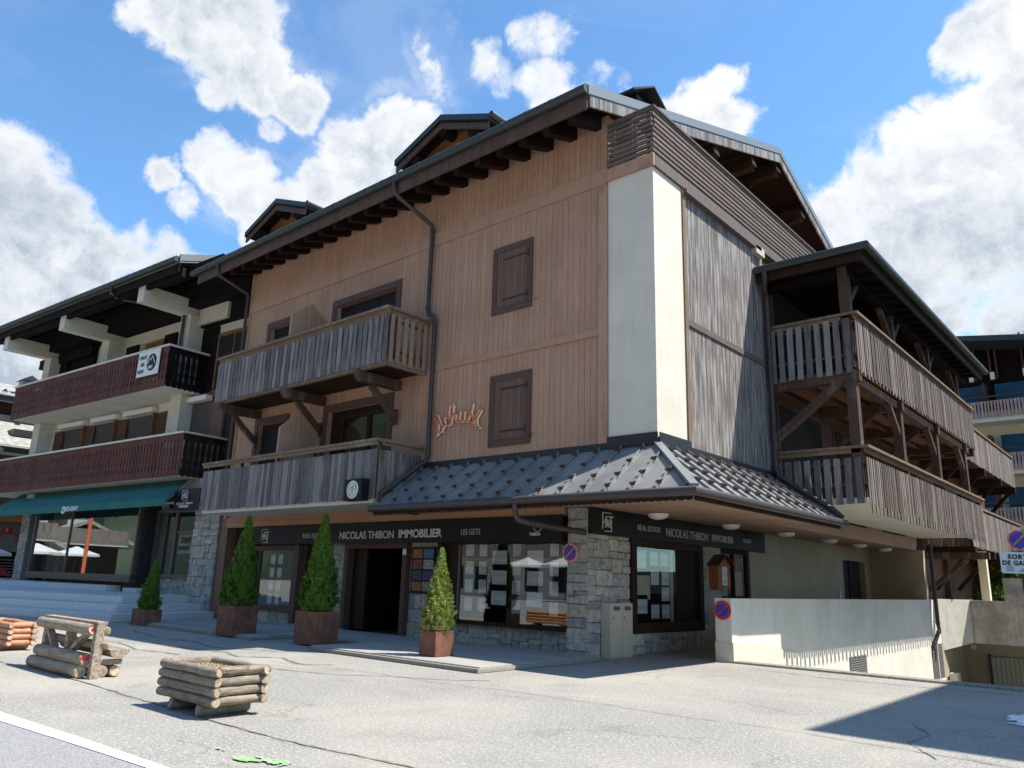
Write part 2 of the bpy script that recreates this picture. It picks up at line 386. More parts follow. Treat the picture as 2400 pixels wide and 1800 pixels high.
def _asphalt(g, b):
    p = g.pos(); x, y, z = g.xyz(p)[:3]
    fine = g.noise(p, 70, 3, .8); mid = g.noise(p, 28, 3, .75); big = g.noise(p, .35, 5, .6, .4); patch = g.noise(p, 1.3, 5, .6)
    col = g.mix(g.mr(fine, .34, .66, sm=False), (.10, .096, .088), (.43, .41, .37))
    col = g.mix(g.m('MULTIPLY', g.mr(mid, .53, .63), .6), col, (.56, .53, .48))
    dk_ = g.noise(p, 34, 2, .7, out=0); col = g.mix(g.m('MULTIPLY', g.mr(dk_, .44, .34), .5), col, (.09, .088, .082))
    col = g.mix(g.m('MULTIPLY', g.mr(big, .35, .7), .45), col, (.46, .42, .34))
    col = g.mix(g.m('MULTIPLY', g.mr(patch, .50, .72), .35), col, (.20, .195, .185))
    vo = g.n('ShaderNodeTexVoronoi', feature='DISTANCE_TO_EDGE'); vo.inputs['Scale'].default_value = .33
    g.put(vo.inputs['Vector'], g.vm('ADD', p, g.noise(p, 1.6, 5, .65, out=1)))
    ck = g.m('MULTIPLY', g.mr(vo.outputs['Distance'], .004, .012, 1., 0.), g.mr(g.noise(p, .5, 2), .5, .6))
    col = g.mix(g.m('MULTIPLY', ck, .22), col, (.10, .10, .09))
    g.L.new(col, b.inputs['Base Color'])
    bump(g, b, g.m('SUBTRACT', fine, g.m('MULTIPLY', ck, .8)), .8, .008)
mat('asphalt', rough=.92, spec=.3, fn=_asphalt)
def _road(g, b):
    p = g.pos(); fine = g.noise(p, 95, 3, .75)
    g.L.new(g.mix(g.mr(fine, .34, .66, sm=False), (.14, .14, .138), (.42, .41, .40)), b.inputs['Base Color']); bump(g, b, fine, .8, .008)
mat('road_asphalt', rough=.92, spec=.3, fn=_road)
mat('tar', rough=.8, fn=speck((.14, .137, .127), (.28, .27, .245), 30, 5))
mat('tar_pale', rough=.9, fn=speck((.17, .155, .12), (.32, .29, .23), 25, 5))
mat('road_white', rough=.7, fn=speck((.70, .70, .68), (.82, .82, .80), 25, 4))
def _green(g, b):
    p = g.pos(); n = g.noise(p, 12, 5, .7)
    g.L.new(g.mix(g.mr(n, .42, .62), (.34, .40, .26), (.18, .70, .10)), b.inputs['Base Color'])
mat('green_paint', rough=.8, fn=_green)
mat('deck_wood', rough=.8, fn=boards((.30, .285, .26), (.44, .42, .385), .14, 'y', dark=.3, groove=.1))
mat('deck_edge', rough=.8, fn=timber((.22, .2, .16), (.34, .31, .26)))
def _log(ax, c1, c2, c3, c4, moss):
    def f(g, b):
        p = g.n('ShaderNodeTexCoord').outputs['Object']; q = g.xyz(p); x, y, z = (q[0], q[1], q[2]) if ax == 'x' else (q[1], q[0], q[2])
        i = g.isl(); sh_ = g.m('MULTIPLY', i, 9.)
        gr = g.noise(g.comb(g.m('ADD', g.m('MULTIPLY', x, 4.5), sh_), g.m('MULTIPLY', y, 28.), g.m('MULTIPLY', z, 28.)), 1., 5, .7, .6)
        col = g.mix(g.mr(gr, .3, .7), c1, c2)
        bl = g.noise(g.vm('MULTIPLY', p, (6, 6, 9)), 1., 5, .75)
        col = g.mix(g.m('MULTIPLY', g.mr(bl, .48, .66), moss), col, c3)
        ck = g.noise(g.comb(g.m('ADD', g.m('MULTIPLY', x, 2.), sh_), g.m('MULTIPLY', y, 45.), g.m('MULTIPLY', z, 45.)), 1., 3, .5, .8)
        col = g.mix(g.m('MULTIPLY', g.mr(ck, .57, .64), .75), col, (.045, .032, .02))
        g.L.new(g.mix(g.m('MULTIPLY', i, .35), col, c4), b.inputs['Base Color']); bump(g, b, gr, .8, .012)
    return f
for ax in 'xy':
    mat('log_'+ax, rough=.85, fn=_log(ax, (.12, .085, .055), (.36, .29, .205), (.095, .08, .04), (.30, .26, .20), .85))
    mat('log_grey_'+ax, rough=.85, fn=_log(ax, (.20, .145, .10), (.46, .37, .28), (.24, .20, .155), (.36, .27, .19), .5))
mat('log_red', rough=.7, fn=speck((.42, .18, .09), (.55, .27, .15), 9, 4))
mat('log_end', rough=.8, fn=speck((.28, .20, .12), (.46, .36, .24), 22, 5))
def _leaf(c1, c2, c3):
    def f(g, b):
        i = g.isl(); col = g.mix(i, c1, c2)
        n = g.noise(g.n('ShaderNodeTexCoord').outputs['Object'], 5, 3)
        g.L.new(g.mix(g.mr(n, .4, .65), col, c3), b.inputs['Base Color'])
        b.inputs['Subsurface Weight'].default_value = 0
        tr = g.n('ShaderNodeBsdfTranslucent'); g.L.new(g.mix(i, c1, c2), tr.inputs[0])
        mx = g.n('ShaderNodeMixShader'); mx.inputs[0].default_value = .35
        g.L.new(b.outputs[0], mx.inputs[1]); g.L.new(tr.outputs[0], mx.inputs[2])
        g.L.new(mx.outputs[0], g.N['Material Output'].inputs[0])
    return f
mat('thuja', rough=.6, fn=_leaf((.055, .125, .018), (.22, .36, .05), (.12, .24, .03)))
mat('thuja_yellow', rough=.6, fn=_leaf((.16, .26, .04), (.44, .52, .12), (.42, .42, .14)))
mat('leaf', rough=.6, fn=_leaf((.03, .07, .015), (.09, .18, .03), (.05, .11, .02)))
mat('bark', (.07, .045, .03), .9)
def _glass(refl):
    def f(g, b):
        g.N.remove(b)
        tr = g.n('ShaderNodeBsdfTransparent'); tr.inputs[0].default_value = (.90, .915, .905, 1)
        gl = g.n('ShaderNodeBsdfGlossy'); gl.inputs['Roughness'].default_value = .015; gl.inputs[0].default_value = (.9, .95, .95, 1)
        fr = g.n('ShaderNodeFresnel'); fr.inputs[0].default_value = 1.5
        o = g.n('ShaderNodeBump'); o.inputs['Strength'].default_value = .04; o.inputs['Distance'].default_value = .02
        g.put(o.inputs['Height'], g.noise(g.pos(), .9, 1)); g.L.new(o.outputs[0], gl.inputs['Normal'])
        mx = g.n('ShaderNodeMixShader'); bf = g.n('ShaderNodeNewGeometry').outputs['Backfacing']; g.L.new(g.m('MULTIPLY', g.m('ADD', fr.outputs[0], refl), g.m('SUBTRACT', 1., bf), clamp=True), mx.inputs[0])
        g.L.new(tr.outputs[0], mx.inputs[1]); g.L.new(gl.outputs[0], mx.inputs[2])
        g.L.new(mx.outputs[0], g.N['Material Output'].inputs[0])
    return f
mat('glass', fn=_glass(.03)); mat('shop_glass', fn=_glass(.13)); mat('street_glass', fn=_glass(.34))
def _sheet(g, b):
    p = g.pos(); x, y, z = g.xyz(p)[:3]; h = g.m('ADD', x, y)
    br = g.n('ShaderNodeTexBrick'); br.inputs['Scale'].default_value = 1.
    g.put(br.inputs['Vector'], g.comb(g.m('MULTIPLY', h, 11.), g.m('MULTIPLY', z, 11.), 0.))
    br.inputs['Color1'].default_value = (.10, .14, .2, 1); br.inputs['Color2'].default_value = (.5, .5, .46, 1); br.inputs['Mortar'].default_value = (.72, .72, .7, 1)
    br.inputs['Mortar Size'].default_value = .09
    n = g.noise(p, 25, 4, .7)
    fz = g.m('FRACT', g.m('MULTIPLY', z, 5.7)); g.L.new(g.mix(g.mr(n, .5, .62), br.outputs[0], g.mix(g.mr(fz, .4, .5), (.80, .80, .78), (.22, .26, .30))), b.inputs['Base Color'])
mat('listing_paper', rough=.5, fn=_sheet)
def _poster(g, b):
    p = g.pos(); vo = g.n('ShaderNodeTexVoronoi', feature='F1'); vo.inputs['Scale'].default_value = 11; g.put(vo.inputs['Vector'], g.vm('ADD', p, g.noise(p, 9, 4, .6, out=1)))
    cr = g.n('ShaderNodeValToRGB'); cr.color_ramp.interpolation = 'CONSTANT'; e = cr.color_ramp.elements
    e[0].color = (.02, .02, .04, 1); e[1].position = .8; e[1].color = (.5, .48, .42, 1)
    for ps, c in ((.36, (.40, .10, .02, 1)), (.44, (.02, .18, .33, 1)), (.56, (.02, .02, .05, 1)), (.72, (.16, .02, .02, 1))):
        q = cr.color_ramp.elements.new(ps); q.color = c
    g.L.new(g.xyz(vo.outputs['Color'])[0], cr.inputs[0]); g.L.new(cr.outputs[0], b.inputs['Base Color'])
mat('poster', rough=.4, fn=_poster)

# ------------------------------------------------------------------ ground
def sheet(name, poly, z, m, parts=None):
    b = MB(); i = b.pts([(x, y, z) for x, y in poly]); b.face(*[i+k for k in range(len(poly))])
    o = b.build(name, m); return structure(o)
b = MB()
def quad(b, *P):
    i = b.pts(P); b.face(*[i+k for k in range(len(P))])
quad(b, (-300, -300, 0), (300, -300, 0), (300, 1.9, 0), (-300, 1.9, 0))
quad(b, (-300, 1.9, 0), (.33, 1.9, 0), (.33, 300, 0), (-300, 300, 0))
quad(b, (12, 1.9, 0), (300, 1.9, 0), (300, 300, 0), (12, 300, 0))
structure(b.build('ground', M['asphalt']))
b = MB()
quad(b, (.33, 1.9, -.004), (12, 1.9, -.004), (12, 9.5, -2.5), (.33, 9.5, -2.5)); quad(b, (.33, 9.5, -2.5), (12, 9.5, -2.5), (12, 22, -2.6), (.33, 22, -2.6))
structure(b.build('garage_ramp', M['asphalt']))
b = MB(); b.box(.36, 12, 1.72, 1.98, -.3, .035)
structure(b.build('ramp_kerb', M['tar_pale'], bevel=.02))
# road beyond the white line, and the line itself
sheet('road', [(-40, -11.3), (-1.6, -8.72), (1.2, -8.6), (9, -8.6), (30, -9), (30, -40), (-40, -40)], .004, M['road_asphalt'])
b = MB(); quad(b, (-14, -9.66, .009), (-1.05, -8.775, .009), (.33, -8.67, .009), (1.2, -8.615, .009), (4, -8.55, .009), (4, -8.44, .009), (1.3, -8.51, .009), (.07, -8.555, .009), (-1.62, -8.65, .009), (-14, -9.51, .009))
structure(b.build('road_marking', M['road_white']))
def ribbon(name, P, wd, m, z=.008, jit=.3):
    b = MB(); rnd = random.Random(len(P)*7+int(wd*1000)); L = []
    for i in range(len(P)-1):
        p, q = Vector((*P[i], 0)), Vector((*P[i+1], 0)); n = max(2, int((q-p).length/.12))
        for k in range(n): L.append(p.lerp(q, k/n))
    L.append(Vector((*P[-1], 0)))
    l = []
    for i, p in enumerate(L):
        d_ = (L[min(i+1, len(L)-1)]-L[max(i-1, 0)]).normalized(); nn = Vector((-d_.y, d_.x, 0)); j = rnd.uniform(-jit, jit)*wd
        w1, w2 = wd*rnd.uniform(.1, 1.0)/2, wd*rnd.uniform(.1, 1.0)/2
        l.append((p+nn*(w1+j), p-nn*(w2-j)))
    for i in range(len(l)-1):
        a = [(*l[i][0].xy, z), (*l[i][1].xy, z), (*l[i+1][1].xy, z), (*l[i+1][0].xy, z)]; quad(b, *a)
    return structure(b.build(name, m))
ribbon('kerb_seam', [(-9, -7.6), (-5.58, -7.44), (-3.45, -7.36), (-1.54, -7.42), (-.06, -7.46), (.98, -7.46), (2.41, -7.3), (6, -7.2)], .05, M['tar_pale'], jit=.1)
ribbon('kerb_seam', [(-5.5, -7.49), (-1.5, -7.46), (.98, -7.5), (2.6, -7.33)], .006, M['tar'], .013, .9)
ribbon('asphalt_joint', [(-3.9, -4.5), (-2.21, -4.15), (-.6, -4.12), (.3, -3.96), (1.5, -3.9), (2.52, -3.93), (3.4, -3.8), (5.4, -3.95)], .022, M['tar'], jit=.9)
ribbon('tar_crack', [(-10.5, -3.6), (-8.6, -4.0), (-7.4, -3.85), (-6.3, -4.1), (-5.1, -3.6)], .10, M['tar'], jit=.4)
ribbon('tar_crack', [(-6.6, -4.6), (-5.4, -4.35), (-4.7, -4.55), (-4.2, -4.1), (-3.4, -4.35), (-3.0, -4.05)], .08, M['tar'], jit=.4)
ribbon('tar_crack', [(-9.5, -5.2), (-7.8, -5.0), (-6.4, -5.3), (-5.4, -5.1)], .06, M['tar'], jit=.4)
ribbon('tar_crack', [(-3.2, -5.0), (-2.1, -4.7), (-1.6, -4.25), (-.9, -3.9), (-.5, -3.45)], .05, M['tar_pale'], jit=.4)
ribbon('tar_crack', [(4.2, -2.4), (4.5, -3.0), (4.45, -3.5), (4.8, -4.1)], .03, M['tar'], jit=.5)
ribbon('tar_crack', [(.9, 1.2), (2.2, .9), (3.4, 1.0), (5.6, 1.3)], .05, M['tar'], jit=.3)
b = MB(); rg = random.Random(3)
def blotch(b, cx, cy, rx, ry, z, n=40, a=.35):
    P = []
    for k in range(n):
        t = k*2*math.pi/n; q = 1+rg.uniform(-a, a); P.append((cx+rx*q*math.cos(t), cy+ry*q*math.sin(t), z))
    quad(b, *P)
for k_ in range(26):
    t_ = rg.random(); blotch(b, 1.33+.40*t_+rg.gauss(0, .03), -8.02+.16*t_+rg.gauss(0, .045), rg.uniform(.015, .07), rg.uniform(.008, .03), .010+.00012*k_, 18, .5)
for k_ in range(4): blotch(b, .98+rg.gauss(0, .03), -7.99+rg.gauss(0, .015), .022, .013, .0135+.0001*k_, 14, .5)
structure(b.build('green_paint_mark', M['green_paint']))
b = MB(); blotch(b, 4.98, -1.1, .18, .34, .010, a=.3); blotch(b, 5.2, -1.6, .3, .12, .0105, a=.3)
structure(b.build('worn_road_arrow', M['road_white']))
# deck in front of the shop
b = MB()
b.box(-5.1, -1.16, -2.95, .02, .004, .075); b.box(-7.3, -5.1, -1.7, .02, .004, .072); b.box(-12.7, -7.3, -2.72, .02, .004, .075)
dk = thing('timber_deck', (-6.5, -1.4, 0), 'low grey timber deck running along the stone shopfront', 'deck'); b.build('decking', M['deck_wood'], dk, bevel=.006)
b = MB()
b.box(-5.0, -1.13, -3.03, -2.955, .004, .058); b.box(-1.155, -1.10, -3.03, -.05, .004, .058); b.box(-5.18, -5.105, -2.95, -1.7, .004, .055)
b.box(-12.7, -7.25, -2.79, -2.725, .004, .058); b.box(-7.29, -7.235, -2.7, -1.72, .004, .055); b.box(-7.2, -5.2, -1.76, -1.705, .004, .055)
b.build('edging', M['deck_edge'], dk, bevel=.006)

# ------------------------------------------------------------------ main chalet
T = thing('chalet_building', (-7, 4, 0), 'large three storey wooden chalet with stone ground floor and slatted corner terrace', 'building')
def walls(b, ax, p, q, u0, u1, z0, z1, holes):
    """wall with rectangular holes; ax 'x': runs along x between y=p,q ; 'y': runs along y between x=p,q"""
    us = sorted({u0, u1, *[h[i] for h in holes for i in (0, 1)]}); zs = sorted({z0, z1, *[h[i] for h in holes for i in (2, 3)]})
    for i in range(len(us)-1):
        col = []
        for j in range(len(zs)-1):
            cu, cz = (us[i]+us[i+1])/2, (zs[j]+zs[j+1])/2
            if not any(h[0] < cu < h[1] and h[2] < cz < h[3] for h in holes):
                if col and col[-1][1] == zs[j]: col[-1][1] = zs[j+1]
                else: col.append([zs[j], zs[j+1]])
        for a, c in col:
            if ax == 'x': b.box(us[i], us[i+1], p, q, a, c)
            else: b.box(p, q, us[i], us[i+1], a, c)
UD = (-9.43, -7.06, 5.75, 8.03); UW = (-12.54, -11.25, 6.8, 8.04)
LD = (-9.42, -7.07, 2.95, 5.22); LW = (-12.62, -11.3, 3.9, 5.23)
b = MB(); walls(b, 'x', 0, .25, -13.83, -.99, 2.69, 10.22, [UD, UW, LD, LW])
b.build('front_wall', M['brown_cladding'], T)
b = MB()   # trim boards
for z0, z1 in ((8.73, 9.05), (5.68, 5.82)):
    x0 = -13.83 if z0 > 8 else -5.62
    b.box(x0, -.99 if z0 < 8 else -.985, -.03, -.002, z0, z1)
b.box(-1.19, -1.0, -.033, -.002, 3.6, 8.725); b.box(-13.84, -13.72, -.034, -.002, 2.7, 10.2)
b.box(-1.12, -.99, -.033, -.002, 9.055, 10.2)
b.box(-.985, .045, -.05, -.002, 8.75, 9.0)
b.build('trim_boards', M['brown_trim'], T)
b = MB(); b.box(-.985, 0, 0, 1.05, 3.56, 8.748); b.build('white_corner_wall', M['white_render'], T)
b = MB(); b.box(-.5, -.02, 1.12, 4.86, 3.5, 8.748); b.build('side_cladding', M['grey_cladding'], T)
b = MB(); b.box(-.4, .03, 1.052, 1.16, 3.5, 8.74); b.build('corner_trim', M['rail_timber'], T)
b = MB(); b.box(-.018, .012, 1.165, 4.86, 5.98, 6.1); b.build('side_trim', M['slat_wood'], T)
# rest of the building body
b = MB(); b.box(-13.8, -.5, .26, 16.0, 2.7, 9.9); b.box(-13.8, -2.3, .26, 16.0, 9.9, 10.3)
b.build('inner_body', M['brown_cladding_low'], T)
# attic gable wall set back behind the slatted terrace
b = MB()
prof = [(0.3, 9.9), (16.2, 9.9), (16.2, 10.1), (8.26, 13.1), (.3, 10.3)]
b.prism([(-2.2, y, z) for y, z in prof], [(-2.5, y, z) for y, z in prof]); b.build('gable_wall', M['dark_brown_planks'], T)
b = MB(); b.box(-2.19, -2.15, 6.9, 7.4, 10, 12.4); b.box(-2.19, -2.15, 8.8, 10.2, 10, 12.3)
each(b, 'gable_window', M['frame_brown'], T)
b = MB(); b.box(-2.3, -.02, .05, 16, 8.76, 8.95); b.build('terrace_floor', M['brown_trim'], T)
# roof: profile in y-z
RX0, RX1 = -15.3, -.72
def ztop(y): return 10.16+.342*(y+1) if y <= 8.26 else 13.327-.397*(y-8.26)
b = MB(); prof = [(-1.0, ztop(-1)), (8.26, ztop(8.26)), (17.3, ztop(17.3)), (17.3, ztop(17.3)-.16), (8.26, ztop(8.26)-.17), (-1.0, ztop(-1)-.16)]
b.prism([(RX0, y, z) for y, z in prof], [(RX1, y, z) for y, z in prof])
roof = b.build('roof', M['canopy_metal'], T)
b = MB(); prof = [(-.96, ztop(-1)-.165), (8.26, ztop(8.26)-.175), (17.25, ztop(17.25)-.165), (17.25, ztop(17.25)-.21), (8.26, ztop(8.26)-.22), (-.96, ztop(-1)-.21)]
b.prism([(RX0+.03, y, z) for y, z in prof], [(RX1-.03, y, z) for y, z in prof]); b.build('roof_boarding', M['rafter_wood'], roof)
def scallop(b, p, q, h, t, pitch_=.085, amp=.022, nrm=(0, -1, 0), upv=(0, 0, 1)):
    """board from p to q (top edge) hanging h down with a wavy lower edge"""
    p, q, n_, u = Vector(p), Vector(q), Vector(nrm), Vector(upv); L = (q-p).length; n = max(2, int(L/pitch_)); d_ = (q-p)/n
    for k in range(n):
        A = p+d_*k; B = A+d_; m1 = A+d_*.25; m2 = A+d_*.5; m3 = A+d_*.75
        poly = [A, B, B-u*(h-amp), m3-u*(h-amp*.25), m2-u*h, m1-u*(h-amp*.25), A-u*(h-amp)]
        b.prism([v+n_*t for v in poly], poly)
b = MB(); scallop(b, (-15.3, -1.0, 10.0), (-.76, -1.0, 10.0), .28, .035); b.build('eaves_fascia', M['frame_brown'], roof)
b = MB()
b.tube([(-15.55, -1.10, 10.10), (-.72, -1.10, 10.10)], .095, 12)
for k in range(24): b.tube([(-15.2+k*.62, -1.10, 10.10), (-15.15+k*.62, -1.10, 10.10)], .102, 12)
b.build('gutter', M['gutter_metal'], roof, smooth=True)
# verge: metal flashing and weathered bargeboards
b = MB()
for (y0, y1) in ((-1.06, 8.26), (8.26, 17.3)):
    z0, z1 = ztop(max(y0, -1)), ztop(y1)
    if y0 < 0: z0 -= .02
    A = [(-.70, y0, z0-.14), (-.70, y1, z1-.14), (-.70, y1, z1+.06), (-.70, y0, z0+.06)]
    b.prism(A, [(-.76, y, z) for _, y, z in A])
    A = [(-.70, y0, z0+.03), (-.70, y1, z1+.03), (-.70, y1, z1+.065), (-.70, y0, z0+.065)]
    b.prism([(-.767, y, z) for _, y, z in A], [(-1.2, y, z) for _, y, z in A])
b.build('verge_flashing', M['verge_metal'], roof)
b = MB()
scallop(b, (-.72, -.98, ztop(-1)-.12), (-.72, 8.26, ztop(8.26)-.145), .27, .04, nrm=(-1, 0, 0)); scallop(b, (-.72, 8.26, ztop(8.26)-.145), (-.72, 17.2, ztop(17.2)-.14), .27, .04, nrm=(-1, 0, 0))
b.build('bargeboard', M['grey_boards'], roof)
for k in range(22):   # rafters under the eaves
    x = -1.2-.615*k; b = MB()
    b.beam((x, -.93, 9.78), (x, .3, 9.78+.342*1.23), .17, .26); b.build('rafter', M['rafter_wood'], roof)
for y, z in ((4.37, 11.41), (6.58, 12.14), (8.26, 12.72), (10.0, 12.0), (12.2, 11.2)):
    b = MB(); b.box(-2.3, -.86, y-.13, y+.13, z-.16, z+.2); b.beam((-.95, y, z+.02), (-.80, y, z+.06), .255, .27); b.build('purlin', M['dark_timber'], roof)
b = MB(); b.beam((-1.6, 8.26, 12.55), (-2.2, 8.26, 12.0), .12, .16, (0, 1, 0)); b.beam((-1.0, 9.9, 11.95), (-2.2, 9.9, 11.2), .12, .16, (0, 1, 0))
each(b, 'purlin_brace', M['rafter_wood'], roof)
# dormers
def dormer(cx, dz):
    b = MB(); hw = 1.72; y0 = .5; ze, zr = 12.08+dz, 12.76+dz; ye = (zr-10.16)/.342
    def slab(b, o, t, x_in=0.):
        for s in (-1, 1):
            A = [(cx, y0, zr-o), (cx+s*(hw-x_in), y0, ze-o+x_in*.39), (cx+s*(hw-x_in), y0, ze-o-t+x_in*.39), (cx, y0, zr-o-t)]
            b.prism(A, [(x, ye, z) for x, y, z in A])
    slab(b, 0, .16); r_ = b.build('dormer_roof', M['gutter_metal'], T)
    b = MB()
    for s in (-1, 1):
        scallop(b, (cx, y0+.04, zr-.165), (cx+s*(hw-.04), y0+.04, ze-.15), .24, .04, pitch_=.1, nrm=(0, 1, 0))
    b.build('bargeboard', M['frame_brown'], r_)
    b = MB(); slab(b, .165, .05, .05); b.build('roof_boarding', M['rafter_wood'], r_)
    b = MB(); A = [(cx-1.3, 1.0, 10.8+dz), (cx+1.3, 1.0, 10.8+dz), (cx+1.3, 1.0, 12.08+dz), (cx, 1.0, 12.56+dz), (cx-1.3, 1.0, 12.08+dz)]
    b.prism(A, [(x, 4.5, z) for x, y, z in A]); b.build('dormer_front', M['orange_wood'], r_)
    for px, pz in ((0, 12.5), (-1.05, 12.08), (1.05, 12.08)):
        b = MB(); b.tube([(cx+px, .62, pz-.15+dz), (cx+px, 1.6, pz-.15+dz)], .15, 8); b.build('purlin_end', M['rafter_wood'], r_)
    b = MB(); b.tube([(cx+hw+.06, y0, ze-.03), (cx+hw+.06, 5, ze-.03)], .08, 8); b.build('gutter', M['gutter_metal'], r_, smooth=True)
dormer(-6.45, 0.); dormer(-13.98, .08)
b = MB(); b.box(-2.9, -2.15, 3.05, 3.95, 11.2, 12.75); ch = b.build('chimney', M['dark_metal'], T)
b = MB()
for s, y1 in ((-1, 2.55), (1, 4.4)):
    b.prism([(-3.2, 3.5, 13.28), (-1.95, 3.5, 13.28), (-1.95, y1, 12.72), (-3.2, y1, 12.72)], [(-3.2, 3.5, 13.23), (-1.95, 3.5, 13.23), (-1.95, y1, 12.66), (-3.2, y1, 12.66)])
b.box(-2.8, -2.25, 3.15, 3.85, 12.75, 13.0); b.build('chimney_cap', M['dark_metal'], ch)
b = MB(); b.box(-1.9, -1.5, 7.9, 8.5, 13.2, 13.62); b.box(-2.0, -1.4, 7.8, 8.6, 13.62, 13.68); b.build('roof_vent', M['dark_metal'], T)

# slatted screen round the corner terrace
b = MB()
for k in range(9):
    z = 9.04+k*.108
    if k in (5, 6): b.box(-.95, .02, -.055, -.005, z, z+.055)
    else: b.box(-.97, .05, -.055, -.005, z, z+.062)
b.box(-.80, .055, -.06, 0, 9.945, 10.0); b.build('terrace_screen', M['slat_wood'], T)
b = MB()
for k in range(9):
    z = 9.04+k*.108; b.box(.0, .05, -.003, 8.3, z, z+.058)
b.box(-.03, .075, -.05, 8.3, 9.955, 10.0); b.build('terrace_screen', M['slat_wood'], T)
b = MB()
for y in [.1+.95*i for i in range(9)]: b.box(-.06, -.004, y, y+.07, 8.96, 9.95)
for x in (-.9, -.5, -.12): b.box(x, x+.05, .005, .06, 8.96, 9.95)
each(b, 'screen_post', M['slat_wood'], T)
b = MB(); b.box(-.02, .10, 1.1, 4.6, 8.66, 8.745); b.box(.002, .05, -.001, 8.2, 8.75, 8.98); b.build('drip_board', M['slat_wood'], T)

# windows and doors of the front wall
def frame_x(b, x0, x1, z0, z1, wd, y0, y1, bottom=True):
    b.box(x0, x0+wd, y0, y1, z0, z1-wd); b.box(x1-wd, x1, y0, y1, z0, z1-wd); b.box(x0, x1, y0, y1, z1-wd, z1)
    if bottom: b.box(x0+wd, x1-wd, y0, y1, z0, z0+wd)
for nm, (x0, x1, z0, z1), full in (('balcony_door', UD, True), ('window', UW, True), ('window', LW, True)):
    b = MB(); frame_x(b, x0-.17, x1+.17, z0-.0, z1+.17, .17, -.03, -.002, False); fr = b.build(nm, M['frame_brown'], T)
    b = MB(); b.box(x0, x1, .13, .17, z0, z1-.02); b.build('roller_shutter', M['roller_dark'], fr)
x0, x1, z0, z1 = LD
b = MB(); frame_x(b, x0-.17, x1+.17, z0, z1+.17, .17, -.03, -.002, False); fr = b.build('balcony_door', M['frame_brown'], T)
b = MB(); frame_x(b, x0+.45, x0+1.5, z0, z1-.15, .07, .12, .18); frame_x(b, x0+1.5, x1, z0, z1-.15, .07, .12, .18); b.box(x0, x0+.45, .14, .18, z0, z1); b.box(x0+.45, x1, .12, .18, z1-.15, z1); b.build('door_frame', M['dark_timber'], fr)
b = MB(); b.box(x0+.52, x1-.07, .148, .152, z0, z1-.2); b.build('pane', M['glass'], fr)
b = MB(); b.box(x0+.5, x1-.05, .20, .22, z0, z1-.2); b.build('curtain', M['dark_brown_planks'], fr)
# closed shutters with strap hinges
for x0, x1, z0, z1 in ((-3.87, -2.78, 3.82, 5.29), (-3.91, -2.82, 6.62, 8.12)):
    b = MB(); frame_x(b, x0, x1, z0, z1, .13, -.035, -.002); fr = b.build('window', M['frame_brown'], T)
    b = MB(); b.box(x0+.13, x1-.13, -.02, -.003, z0+.13, z1-.13); b.box(x0+.1, x1-.12, -.05, -.022, z0+.13, z0+.16); b.build('shutter', M['shutter_wood'], fr)
    for zz in (z0+.28, z1-.32):
        b = MB(); b.box(x0+.3, x1-.10, -.032, -.021, zz, zz+.035); b.box(x1-.13, x1-.10, -.05, -.021, zz-.06, zz+.09); b.build('hinge', M['dark_metal'], fr)
b = MB(); b.tube([(-2.72, -.01, 4.0), (-2.72, -.06, 4.0), (-2.72, -.07, 3.9)], .008, 5); b.tube([(-2.74, -.03, 6.74), (-2.66, -.03, 6.75)], .008, 5); b.build('shutter_hook', M['dark_metal'], T)

# balconies
def board_run(b, p, q, zb, zt, wd, gap, th=.028, jit=.012, rag=0., seed=1, carve=0.):
    rnd = random.Random(seed); p, q = Vector((*p, 0)), Vector((*q, 0)); L = (q-p).length; d_ = (q-p)/L; n_ = Vector((d_.y, -d_.x, 0)); s = 0; k = 0
    while s < L-wd*.5:
        w_ = min(wd+rnd.uniform(-jit, jit), L-s); a = p+d_*s; c = p+d_*(s+w_); t = th+rnd.uniform(-.004, .006); dz = rnd.uniform(-.012, .012)+(rag if k % 2 else 0); tl = d_*rnd.uniform(-.010, .010)
        if carve:
            e = d_*carve; zm = zb+.32*(zt-zb)
            poly = [a+Vector((0, 0, zb+dz)), c+Vector((0, 0, zb+dz)), c-e*.0+Vector((0, 0, zm-.05)), c-e+Vector((0, 0, zm+.1)), c-e+tl+Vector((0, 0, zt-.25)), c+tl+Vector((0, 0, zt)), a+tl+Vector((0, 0, zt)), a+e+tl+Vector((0, 0, zt-.25)), a+e+Vector((0, 0, zm+.1)), a+Vector((0, 0, zm-.05))]
            b.prism([v+n_*t for v in poly], poly)
        else:
            A = [a, c, c+n_*t, a+n_*t]
            b.hexa([v+Vector((0, 0, zb+dz)) for v in A]+[v+tl+Vector((0, 0, zt+rnd.uniform(-.006, .006))) for v in A])
        s += w_+gap+rnd.uniform(-.004, .004); k += 1
